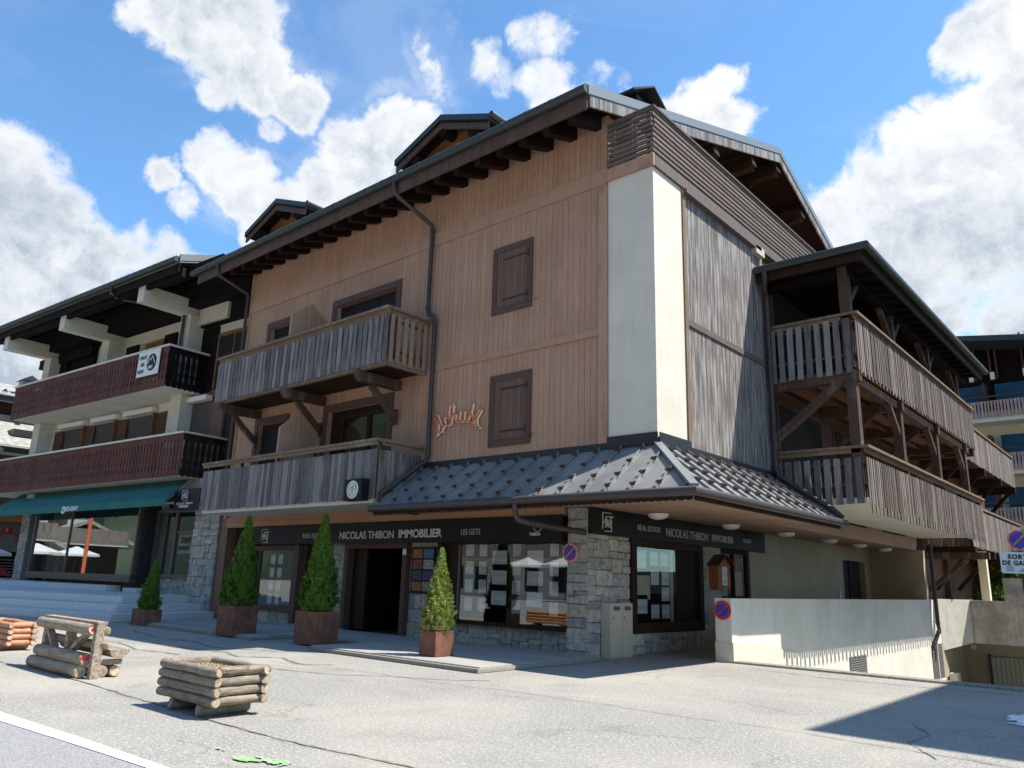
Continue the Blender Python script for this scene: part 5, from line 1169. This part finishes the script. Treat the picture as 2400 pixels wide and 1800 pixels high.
# ------------------------------------------------------------------ planters with shrubs
def planter(x0, x1, y0, y1, z0, z1, label):
    t = thing('planter', ((x0+x1)/2, (y0+y1)/2, z0), label, 'planter', 'rusty steel planters in front of the shops')
    b = MB(); w_ = .03
    b.box(x0, x1, y0, y0+w_, z0, z1); b.box(x0, x1, y1-w_, y1, z0, z1); b.box(x0, x0+w_, y0+w_, y1-w_, z0, z1); b.box(x1-w_, x1, y0+w_, y1-w_, z0, z1); b.box(x0+w_, x1-w_, y0+w_, y1-w_, z0, z0+.03)
    b.build('box', M['corten'], t, bevel=.004)
    b = MB(); b.box(x0+w_, x1-w_, y0+w_, y1-w_, z1-.12, z1-.06); b.build('soil', M['soil'], t)
    return t
def shrub(cx, cy, z0, H, R_, n, m, label, seed, lean=(0, 0)):
    rnd = random.Random(seed); t = thing('conifer_shrub', (cx, cy, z0), label, 'shrub', 'cone shaped conifers in the planters')
    b = MB(); b.tube([(cx, cy, z0), (cx+lean[0], cy+lean[1], z0+H*.9)], [.03, .008], 6); b.build('trunk', M['bark'], t)
    b = MB(); ph = [rnd.uniform(0, 6.28) for _ in range(6)]
    for i in range(n):
        v = rnd.random(); v = 1-math.sqrt(rnd.random())*.985 if rnd.random() < .8 else v
        a = rnd.uniform(0, 2*math.pi)
        prof = min(1, .74+v*2.2)*(1-v**1.25)**1.0
        cell = random.Random(seed*9973+int(a*3.5)*131+int(v*15)*17).uniform(.78, 1.08)
        lump = cell+.10*math.sin(3*a+ph[0]+v*9)+.10*math.sin(5*a+ph[1]-v*14)+.10*math.sin(8*a+v*27+ph[2])+.07*math.sin(13*a-v*47+ph[3])
        r_ = R_*prof*lump*rnd.choice((1, 1, 1.05, .95, .85, .7, .5))*rnd.uniform(.88, 1.12); z = z0+H*v
        px, py = cx+lean[0]*v+r_*math.cos(a), cy+lean[1]*v+r_*math.sin(a)
        out = Vector((math.cos(a)*.55, math.sin(a)*.55, rnd.uniform(.5, 1.1))).normalized(); sd = Vector((-math.sin(a), math.cos(a), rnd.uniform(-.4, .4)))
        ln = rnd.uniform(.035, .075)*(1.1 if R_ > .3 else .9); w_ = ln*rnd.uniform(.16, .26); p = Vector((px, py, z))
        tw = rnd.uniform(-.8, .8); sd = (sd+Vector((math.cos(a), math.sin(a), 0))*tw).normalized()
        ii = b.pts([p-sd*w_*.6, p+sd*w_*.6, p+out*ln*.6+sd*w_*1.2, p+out*ln, p+out*ln*.6-sd*w_*1.2]); b.face(ii, ii+1, ii+2, ii+3, ii+4)
        p2 = p+out*ln*.3; o2 = (out+sd*.8).normalized()*ln*.7; ii = b.pts([p2, p2+o2*.6-out*w_*.5, p2+o2, p2+o2*.5+out*w_]); b.face(ii, ii+1, ii+2, ii+3)
        o2 = (out-sd*.8).normalized()*ln*.7; ii = b.pts([p2, p2+o2*.6-out*w_*.5, p2+o2, p2+o2*.5+out*w_]); b.face(ii, ii+1, ii+2, ii+3)
    me_o = b.build('foliage', M[m], t)
planter(-12.3, -11.64, -2.88, -2.48, 0, .36, 'smallest rusty steel planter standing by the granite steps')
shrub(-11.97, -2.68, .33, 1.12, .23, 6000, 'thuja', 'short leaning dark green conifer by the granite steps', 5, (.16, 0))
planter(-8.5, -7.86, -2.85, -2.33, .03, .60, 'rusty steel planter on the timber deck before the narrow shop window')
shrub(-8.2, -2.58, .58, 1.76, .325, 13000, 'thuja', 'tall green conifer in front of the narrow shop window', 2, (.05, 0))
planter(-6.14, -5.46, -2.62, -2.12, .03, .60, 'rusty steel planter standing beside the open doorway')
shrub(-5.82, -2.36, .58, 1.76, .31, 13000, 'thuja', 'tall green conifer beside the open doorway, covering part of the long sign', 3, (0, 0))
planter(-2.82, -2.46, -2.55, -2.16, .08, .45, 'rusty steel planter in the sun on the deck near the stone pillar')
shrub(-2.64, -2.35, .43, 1.26, .235, 9000, 'thuja_yellow', 'sunlit yellow green conifer on the deck near the stone pillar', 8, (.02, 0))

# ------------------------------------------------------------------ log furniture
def log(b, p, q, r_, endm=1, n=14):
    p, q = Vector(p), Vector(q); L = (q-p).length; d_ = (q-p)/L; k = 5; P = []; rr = []; rnd = random.Random(int(p.x*977+p.z*331+q.y*71))
    for i in range(k+1): P.append(p+(q-p)*i/k+Vector((rnd.uniform(-.004, .004), rnd.uniform(-.004, .004), rnd.uniform(-.004, .004)))); rr.append(r_*rnd.uniform(.96, 1.04))
    P = [p-d_*.008]+P+[q+d_*.008]; rr = [r_*.86]+rr+[r_*.86]
    b.tube(P, rr, n, True, endm)
def crib(x0, x1, y0, y1, zb, r_, rows, label, mm=('log_x', 'log_y'), soil=True):
    t = thing('log_planter', ((x0+x1)/2, (y0+y1)/2, 0), label, 'planter', 'log planters along the road')
    for y in (y0+.0, y1-.0) if False else ():
        pass
    for x in (x0+.22, x1-.2):
        b = MB(); log(b, (x, y0-.02, .055), (x, y1+.0, .055), .055); b.build('bearer_log', [M[mm[1]], M['log_end']], t, smooth=True)
    for k in range(rows):
        z = zb+k*r_*2*1.0
        for y in (y0, y1):
            b = MB(); log(b, (x0-.06, y, z), (x1+.055, y, z), r_); b.build('side_log', [M[mm[0]], M['log_end']], t, smooth=True)
        for x in (x0, x1):
            b = MB(); log(b, (x, y0+r_*.9, z+.004), (x, y1-r_*.2 if x == x0 else y1+.05, z+.004), r_*.97); b.build('end_log', [M[mm[1]], M['log_end']], t, smooth=True)
    b = MB(); rnd = random.Random(9); n = 26; zt_ = zb+(rows-1)*r_*2-.02
    I = [[b.pts([(x0+(x1-x0)*i/n, y0+(y1-y0)*j/n, zt_+rnd.uniform(-.012, .012))]) for j in range(n+1)] for i in range(n+1)]
    for i in range(n):
        for j in range(n): b.face(I[i][j], I[i+1][j], I[i+1][j+1], I[i][j+1])
    for _ in range(500):
        x, y = rnd.uniform(x0+.05, x1-.05), rnd.uniform(y0+.05, y1-.05); s = rnd.uniform(.006, .016); b.box(x, x+s, y, y+s, zt_, zt_+s)
    b.build('soil', M['soil'], t)
    return t
crib(-1.05, -.13, -7.45, -6.98, .14, .041, 4, 'square planter of weathered mossy round logs filled with dry soil')
crib(-8.5, -7.12, -6.95, -6.62, .115, .042, 4, 'reddish log planter cut off by the left edge of the photo', ('log_red', 'log_red'))
bt = thing('log_bench', (-4.2, -7.1, 0), 'log bench with a braced timber back and stacked round logs, red reflectors on its end', 'bench')
Y0 = -7.30
for z, y, x0, x1, r_, nm in ((.075, Y0, -4.98, -3.42, .075, 'base_log'), (.215, Y0+.03, -4.90, -3.40, .072, 'base_log'), (.068, -7.08, -4.9, -3.37, .068, 'rear_log'), (.068, -6.93, -4.9, -3.37, .066, 'rear_log')):
    b = MB(); log(b, (x0, y, z), (x1, y, z), r_); b.build(nm, [M['log_grey_x'], M['log_end']], bt, smooth=True)
b = MB(); log(b, (-5.02, Y0+.05, .545), (-3.34, Y0+.05, .545), .065); b.build('top_log', [M['log_grey_x'], M['log_end']], bt, smooth=True)
b = MB(); b.box(-4.96, -3.28, Y0+.06, Y0+.18, .60, .635); b.build('top_board', M['log_grey_x'], bt, bevel=.005)
for z in (.53, .36):
    b = MB(); log(b, (-4.9, -7.13, z), (-3.28, -7.13, z), .052); b.build('back_log', [M['log_grey_x'], M['log_end']], bt, smooth=True)
for x in (-3.37, -4.18, -4.93):
    b = MB(); b.box(x, x+.09, Y0+.06, Y0+.16, .0 if x > -3.5 else .2, .60); b.build('upright', M['log_grey_x'], bt, bevel=.004)
for p, q in (((-4.82, Y0+.08, .52), (-4.50, Y0+.08, .26)), ((-3.55, Y0+.08, .50), (-3.98, Y0+.08, .26))):
    b = MB(); b.beam(p, q, .05, .08, (0, 1, 0)); b.build('brace', M['log_grey_x'], bt, bevel=.004)
b = MB(); b.box(-3.40, -3.34, Y0+.16, -7.12, .3, .59); b.box(-3.44, -3.38, -7.1, -6.85, .14, .2); b.build('cross_piece', M['log_grey_x'], bt, bevel=.004)
# half-log seat
b = MB(); n = 10; x0, x1 = -4.9, -3.30; yc, zc, r_ = -6.93, .315, .115
A = [(x0, yc+r_*math.cos(math.pi+t*math.pi/n), zc+r_*.85*math.sin(math.pi+t*math.pi/n)) for t in range(n+1)]; b.prism(A, [(x1, y, z) for _, y, z in A]); b.build('half_log_seat', M['log_grey_x'], bt)
b = MB(); b.box(-3.328, -3.32, Y0-.035, Y0+.075, .205, .24) if False else b.box(-3.389, -3.380, Y0-.03, Y0+.07, .205, .245); b.box(-3.332, -3.322, Y0+.02, Y0+.07, .53, .565); b.build('reflector', M['sign_red'], bt)

# ------------------------------------------------------------------ right side: road sign, apartment block, tree
rs = thing('road_sign', (4.46, 3.5, 0), 'round no parking sign above a white garage exit plate on a post', 'sign')
b = MB(); b.tube([(4.47, 3.53, -.3), (4.47, 3.53, 2.25)], .03, 10); b.build('post', M['gutter_metal'], rs, smooth=True)
sd_ = Vector((.93, .37, 0)); sd_ = Vector((math.cos(R(28)), math.sin(R(28)), 0))
roundsign('x', (4.47, 3.48, 2.115), sd_, .165, '', True, rs)
b = MB(); c = Vector((4.47, 3.48, 1.76)); n_ = sd_.cross(Vector((0, 0, 1)))
hw, hh = .295, .165
P = []
for sx_, sy_ in ((1, -1), (1, 1), (-1, 1), (-1, -1)):
    for k in range(4):
        a = {(1, -1): -90, (1, 1): 0, (-1, 1): 90, (-1, -1): 180}[(sx_, sy_)]+30*k; P.append((sx_*(hw-.03)+.03*math.cos(R(a)), sy_*(hh-.03)+.03*math.sin(R(a))))
b.prism([c+sd_*x+Vector((0, 0, y)) for x, y in P], [c+sd_*x+Vector((0, 0, y))+n_*.01 for x, y in P]); b.build('plate', M['white_paint'], rs)
text('lettering', 'SORTIE', .095, c+n_*.012+Vector((0, 0, .062)), sd_, Z, M['lettering_dark'], rs, 1., 'CENTER', .004, space=1.25)
text('lettering', 'DE GARAGE', .095, c+n_*.012+Vector((0, 0, -.035)), sd_, Z, M['lettering_dark'], rs, .92, 'CENTER', .004, space=1.2)
b = MB(); q = lambda x, y: c+n_*.013+sd_*x+Vector((0, 0, y))
def flat(b, L, t=.003): b.prism([q(*p) for p in L], [q(*p)+n_*t for p in L])
flat(b, [(-.05, -.13), (.04, -.13), (.05, -.12), (-.04, -.12)]); flat(b, [(-.02, -.12), (.05, -.085), (.09, -.12), (.1, -.11), (.055, -.07), (.03, -.08)]); b.disc(q(.03, -.13), n_, .014, .004, 12); b.disc(q(.11, -.12), n_, .018, .004, 12); flat(b, [(.08, -.115), (.2, -.115), (.19, -.09), (.15, -.07), (.11, -.07)]); b.build('tow_symbol', M['lettering_dark'], rs)
b = MB(); flat(b, [(-.22, -.13), (-.11, -.13), (-.13, -.05), (-.22, -.05)]); b.build('garage_symbol', M['garage_metal'], rs)

ab = thing('apartment_block', (6, 36, 0), 'distant cream apartment block with blue blinds and pinkish slatted balconies', 'building')
b = MB(); b.box(-6, 16, 36.4, 48, 0, 11.0); b.build('wall', M['cream_render'], ab)
b = MB(); A = [(-6, 36.3, 10.9), (16, 36.3, 10.9), (16, 36.3, 12.5), (4, 36.3, 14.6), (-6, 36.3, 15.2)]; b.prism(A, [(x, 48, z) for x, _, z in A]); b.build('timber_gable', M['black_timber'], ab)
b = MB(); A = [(-8, 34.2, 15.75), (2.0, 34.2, 14.25), (16, 34.2, 12.2), (16, 34.2, 11.9), (2, 34.2, 13.95), (-8, 34.2, 15.45)]; b.prism(A, [(x, 49, z) for x, _, z in A]); b.build('roof', M['gutter_metal'], ab)
for x in (-1.4, -.4, 1.1, 2.6):
    b = MB(); b.box(x, x+.08, 36.1, 36.3, 12.6, 15); b.box(x+.28, x+.36, 36.1, 36.3, 12.6, 15); b.build('timber_post', M['frame_brown'], ab)
    b = MB(); b.box(x+.02, x+.22, 35.9, 36.1, 12.55, 12.95); b.build('wall_lamp', M['white_plastic'], ab)
for zf in (10.35, 7.55, 4.75, 1.95):
    b = MB(); b.box(-6, 16, 35.1, 36.4, zf-.25, zf+.1); ba = b.build('balcony', M['cream_soffit'], ab)
    b = MB(); board_run(b, (-4, 35.05), (9, 35.05), zf-.02, zf+.85, .13, .025, seed=int(zf*7), carve=.02); b.build('balustrade', M['pink_boards'], ab)
    b = MB(); b.box(-6, 16, 35.0, 35.1, zf+1.05, zf+1.12); b.build('handrail', M['gutter_metal'], ab)
    for x0, x1 in ((-3.2, -.85), (-.3, 3.0), (3.6, 6.2)):
        b = MB(); b.box(x0-.06, x1+.06, 36.30, 36.34, zf, zf+2.06); wn_ = b.build('window', M['white_plastic'], ab)
        b = MB(); b.box(x0, x1, 36.24, 36.29, zf, zf+2.0); b.build('blue_blind', M['blue_shade'], wn_)
    b = MB(); b.box(-.75, -.62, 35.3, 36.3, zf, zf+1.9); b.box(3.25, 3.38, 35.3, 36.3, zf, zf+1.9); b.build('privacy_screen', M['post_timber'], ab)
def leafy(t, c, R_, n, m, seed, s=.11, name='crown'):
    rnd = random.Random(seed); b = MB(); c = Vector(c); cl = [(Vector((rnd.gauss(0, .5)*R_[0], rnd.gauss(0, .5)*R_[1], rnd.gauss(0, .5)*R_[2])), rnd.uniform(.25, .5)) for _ in range(16)]
    for _ in range(n):
        q_, k = rnd.choice(cl); d_ = Vector((rnd.gauss(0, 1), rnd.gauss(0, 1), rnd.gauss(0, 1))).normalized()*(rnd.random()**.4)*k
        p = c+q_+Vector((d_.x*R_[0], d_.y*R_[1], d_.z*R_[2])); a = Vector((rnd.gauss(0, 1), rnd.gauss(0, 1), rnd.gauss(0, .6))).normalized(); e_ = a.cross(Vector((rnd.gauss(0, 1), rnd.gauss(0, 1), rnd.gauss(0, 1)))).normalized(); l = s*rnd.uniform(.6, 1.3)
        i = b.pts([p-a*l, p-e_*l*.45, p+a*l, p+e_*l*.45]); b.face(i, i+1, i+2, i+3)
    return b.build(name, M[m], t)
tr = thing('leafy_tree', (1.9, 25, 0), 'dark leafy tree behind the concrete wall, lit at its top left', 'tree')
b = MB(); b.tube([(1.9, 25, -.5), (2.0, 25, 2.0), (1.8, 25, 3.6)], [.16, .12, .05], 8); b.tube([(2, 25, 1.6), (2.8, 24.6, 2.8)], [.07, .03], 6); b.build('trunk', M['bark'], tr)
leafy(tr, (1.4, 25, 2.4), (2.8, 1.8, 1.9), 16000, 'thuja', 12, .10)

# ------------------------------------------------------------------ left background
bc = thing('background_chalet', (-45, 0, 0), 'dark timber chalet with a pale roof and metal chimney behind the left balconies', 'building')
b = MB(); b.box(-50, -40.5, -2.2, 6.5, 0, 9.9); b.build('wall', M['dark_timber'], bc)
b = MB()
for s in (-1, 1):
    x1 = -44.5+s*4.7; A = [(-44.5, -2.8, 11.5), (x1, -2.8, 10.05), (x1, -2.8, 9.85), (-44.5, -2.8, 11.3)]; b.prism(A, [(x, 7, z) for x, y, z in A])
b.build('roof', M['pale_roof'], bc)
b = MB(); b.tube([(-39.75, -2.8, 9.95), (-39.75, 7, 9.95)], .09, 8); b.box(-39.85, -39.8, -2.8, 7, 9.6, 9.9); b.build('gutter', M['gutter_metal'], bc)
b = MB(); b.box(-40.49, -40.3, -2.2, 6.5, 8.7, 9.0); b.build('wall_band', M['brown_grey_boards'], bc)
b = MB(); b.box(-40.7, -40.1, 1.75, 2.4, 10.0, 11.0); ck_ = b.build('chimney', M['verge_metal'], bc)
b = MB(); b.prism([(-40.9, 1.65, 11.0), (-40.9, 2.1, 11.3), (-40.9, 2.6, 11.0)], [(-39.9, 1.65, 11.0), (-39.9, 2.1, 11.3), (-39.9, 2.6, 11.0)]); b.build('chimney_cap', M['dark_metal'], ck_)
b = MB()
for y in (-.2, .9, 2.0): b.prism([(-40.2, y, 10.22), (-40.2, y+.16, 10.4), (-40.2, y+.3, 10.22)], [(-40.1, y, 10.2), (-40.1, y+.16, 10.36), (-40.1, y+.3, 10.2)])
b.build('snow_guard', M['dark_metal'], bc)
bd = thing('low_chalet', (-40, 0, 0), 'lower chalet with a pale shingled roof and roof window behind the left shop', 'building')
b = MB(); b.box(-40.2, -36.3, -2.2, 6.5, 0, 6.6); b.build('wall', M['brown_grey_boards'], bd)
b = MB(); A = [(-40.3, -2.8, 8.65), (-35.7, -2.8, 6.85), (-35.7, -2.8, 6.65), (-40.3, -2.8, 8.45)]; b.prism(A, [(x, 7, z) for x, y, z in A]); b.build('roof', M['pale_roof'], bd)
b = MB(); b.tube([(-35.65, -2.8, 6.75), (-35.65, 7, 6.75)], .08, 8); b.box(-35.75, -35.7, -2.8, 7, 6.35, 6.62); b.build('gutter', M['gutter_metal'], bd)
b = MB(); b.box(-38.4, -37.3, 1.0, 1.9, 7.55, 7.9); b.build('roof_window', M['dark_metal'], bd)
b = MB()
for y in (-.3, .7, 1.7): b.prism([(-40.0, y, 8.55), (-40.0, y+.16, 8.75), (-40.0, y+.3, 8.55)], [(-39.9, y, 8.5), (-39.9, y+.16, 8.7), (-39.9, y+.3, 8.5)])
b.build('snow_guard', M['dark_metal'], bd)
b = MB(); A = [(-35.5, -3.5, 7.8), (-33.6, -.95, 6.0), (-33.6, -.95, 5.85), (-35.5, -3.5, 7.65)]
b.beam((-34.5, -2.4, 8.0), (-34.5, -.15, 6.35), .6, .14); b.box(-34.9, -34.4, -2, -.2, 3, 6.3); b.build('porch_gable', M['pink_boards'], bd)
for zz in (3.2, 5.0):
    b = MB(); b.box(-36.2, -35.2, -2, 4, zz, zz+.12); b.box(-35.25, -35.2, -2, 4, zz+.12, zz+.9); b.build('balcony', M['orange_wood'], bd)
ra = thing('red_climbing_frame', (-28, -1.1, .5), 'red arched metal frame standing at the far left beyond the steps', 'frame')
b = MB(); P = [(-28, -1.1+.62*math.cos(t*math.pi/12), 1.75+.72*math.sin(t*math.pi/12)) for t in range(13)]; b.tube([(-28, -.40, .3)]+P+[(-28, -1.8, .3)], .045, 8); b.build('arch', M['red_metal'], ra, smooth=True)
b = MB(); b.box(-28.1, -27.9, -1.17, -1.0, 2.42, 2.66); b.build('bracket', M['red_metal'], ra)
b = MB(); b.tube([(-28, -1.35, 1.2), (-28, -.85, .95), (-28, -.75, .3)], .04, 6); b.box(-28.05, -27.95, -1.5, -.95, .9, 1.15); b.build('seat_frame', M['red_metal'], ra)
oc = thing('outdoor_stair', (-31, 0, .5), 'slatted outdoor stair beyond the steps at the far left', 'stair')
for k in range(7):
    b = MB(); b.box(-31.5+.1*k, -30.4, -1.2, .6, .75+.12*(6-k)-.03, .75+.12*(6-k)); b.build('tread', M['pale_roof'], oc)
b = MB(); b.box(-31.6, -31.5, -3, 1, 0, 1.8); b.build('riser_wall', M['black_timber'], oc)
def parasol(x, y, z, r_, label, zg=0):
    t = thing('parasol', (x, y, zg), label, 'parasol', 'white parasols of the terraces')
    b = MB(); b.tube([(x, y, zg), (x, y, z)], .03, 8); b.build('pole', M['gutter_metal'], t)
    b = MB(); n = 8; c = b.pts([(x, y, z+.35*r_)]); rg_ = b.pts([(x+r_*math.cos(k*2*math.pi/n), y+r_*math.sin(k*2*math.pi/n), z) for k in range(n)]); lo = b.pts([(x+r_*math.cos(k*2*math.pi/n), y+r_*math.sin(k*2*math.pi/n), z-.12) for k in range(n)])
    for k in range(n): b.face(c, rg_+k, rg_+(k+1) % n); b.face(rg_+k, lo+k, lo+(k+1) % n, rg_+(k+1) % n)
    b.build('canvas', M['white_paint'], t)
parasol(-30.2, -1.0, 1.72, .8, 'white parasol beyond the steps at the far left', .3)
# wooded slope
b = MB(); n = 40
I = []
for i in range(n+1):
    a = R(100+110*i/n); row = []
    for r_, z in ((140, -2), (200, 12), (300, 62), (420, 70)):
        row.append(b.pts([(r_*math.cos(a), r_*math.sin(a), z*(1-.25*abs(math.sin(i*.7)))*(.25+.75*max(0, math.sin((i-2)/n*3.14))))]))
    I.append(row)
for i in range(n):
    for j in range(3): b.face(I[i][j], I[i+1][j], I[i+1][j+1], I[i][j+1])
structure(b.build('hill', M['hill']))
b = MB(); rnd = random.Random(4)
for _ in range(2600):
    a = R(rnd.uniform(158, 186)); r_ = rnd.uniform(205, 320); i = (math.degrees(a)-100)/110*n
    f_ = (1-.25*abs(math.sin(i*.7)))*(.25+.75*max(0, math.sin((i-2)/n*3.14))); z = (12+(r_-200)/100*50)*f_ if r_ < 300 else 62*f_
    x, y = r_*math.cos(a), r_*math.sin(a); h = rnd.uniform(5, 10); w_ = h*.17
    c = b.pts([(x, y, z+h)]); g_ = b.pts([(x+w_*math.cos(k*1.047), y+w_*math.sin(k*1.047), z-1) for k in range(6)])
    for k in range(6): b.face(c, g_+k, g_+(k+1) % 6)
o = b.build('forest', M['forest']); o['kind'] = 'stuff'; tag(o, 'distant haze coloured conifer forest on the ridge behind the left roofs', 'forest')

# ------------------------------------------------------------------ the other side of the street (stands behind the camera, seen in the shop glass)
def chalet(name, x0, x1, y0, y1, h, label, wall_m, roof_m, xf=None):
    global MB
    MB0 = MB; MB = (lambda q=None: MB0(xf)) if xf else MB0
    c_ = xf((x0+x1)/2, (y0+y1)/2, 0) if xf else ((x0+x1)/2, (y0+y1)/2, 0)
    t = thing(name, c_, label, 'building')
    b = MB(); b.box(x0, x1, y0, y1, 0, h); xm = (x0+x1)/2; b.prism([(x0, y0, h), (x1, y0, h), (xm, y0, h+(x1-x0)*.2)], [(x0, y1, h), (x1, y1, h), (xm, y1, h+(x1-x0)*.2)]); b.build('wall', M[wall_m], t)
    b = MB()
    for s in (-1, 1):
        xe = xm+s*((x1-x0)/2+1); A = [(xm, y0-1, h+(x1-x0)*.2+.3), (xe, y0-1, h-.1), (xe, y0-1, h-.35), (xm, y0-1, h+(x1-x0)*.2+.05)]; b.prism(A, [(x, y1+1, z) for x, y, z in A])
    b.build('roof', M[roof_m], t)
    for zf in [2.9+2.7*k for k in range(int((h-3)/2.7)+1)]:
        b = MB(); b.box(x0, x1, y1, y1+1.1, zf-.15, zf); ba = b.build('balcony', M['cream_soffit'], t)
        b = MB(); b.box(x0, x1, y1+1.1, y1+1.15, zf, zf+.95); b.build('balustrade', M['brown_grey_boards'], ba)
    for k in range(int((x1-x0)/2.6)):
        for zf in [.4]+[2.9+2.7*q for q in range(int((h-3)/2.7)+1)]:
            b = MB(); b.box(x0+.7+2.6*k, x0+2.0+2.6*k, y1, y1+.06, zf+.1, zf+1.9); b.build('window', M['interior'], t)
    MB = MB0
    return t
chalet('street_chalet', -40, -26, -48, -34, 8.5, 'cream chalet with a pale roof across the street, reflected in the left shop window', 'cream_render', 'pale_roof')
chalet('street_chalet', -22, -10, -44, -32, 5.6, 'dark timber chalet across the street, reflected in the wide shop window', 'dark_timber', 'pale_roof')
chalet('street_chalet', -6, 8, -46, -33, 8.4, 'brown chalet across the street behind the parked terrace', 'brown_cladding_low', 'canopy_metal')
fx = lambda cx, cy: (lambda x, y, z: (cx+y, cy-x, z))
chalet('street_chalet', -5, 4, -9, 0, 7.8, 'cream chalet down the street with a pale roof, reflected in the left shop window', 'cream_render', 'pale_roof', fx(-62, -19))
chalet('market_kiosk', -2.2, 2.2, -4, 0, 2.6, 'small dark kiosk with a pale shingled roof down the street', 'black_timber', 'pale_roof', fx(-46, -9.5))
chalet('market_kiosk', -3, 3, -5, 0, 3.0, 'larger dark kiosk with a pale shingled roof beside the small one', 'dark_timber', 'pale_roof', fx(-50, -16))
chalet('street_chalet', -8, 6, -9, 0, 9.5, 'tall brown chalet at the end of the street, reflected in the left shop window', 'dark_timber', 'pale_roof', fx(-74, -8))
parasol(-40, -8.2, 2.0, 1.3, 'white parasol before the small kiosk down the street')
parasol(-42, -11.5, 2.0, 1.3, 'white parasol between the two kiosks down the street')
tw = thing('street_pole', (-38, -9.8, 0), 'orange wooden pole down the street', 'pole'); b = MB(); b.tube([(-38, -9.8, 0), (-38, -9.8, 4.2)], .1, 8); b.build('shaft', M['orange_sign'], tw)
parasol(-24, -29, 2.3, 1.6, 'wide parasol across the street, reflected in the left shop window')
parasol(-28, -30, 2.3, 1.6, 'wide parasol further left across the street, reflected in the left shop window')
b = MB()
for i in range(50):
    x0 = -350+10*i; z0 = 18+6*math.sin(i*.9)+4*math.sin(i*2.3); z1 = 18+6*math.sin((i+1)*.9)+4*math.sin((i+1)*2.3)
    quad(b, (x0, -75, 0), (x0+10, -75, 0), (x0+10, -100, z1), (x0, -100, z0)); quad(b, (x0, -100, z0), (x0+10, -100, z1), (x0+10, -260, z1*1.5+82), (x0, -260, z0*1.5+82))
structure(b.build('hill', M['hill']))
# neighbour on the right, outside the frame, whose eave shades the ramp
nb_ = thing('street_chalet', (15, 6, 0), 'tall timber chalet just outside the right edge whose eave shades the ramp', 'building')
b = MB(); b.box(11.5, 22, 3.5, 16, 0, 12.0); b.build('wall', M['brown_cladding_low'], nb_)
b = MB(); b.box(9.8, 23, .5, 17, 11.95, 12.15); b.build('roof', M['canopy_metal'], nb_)
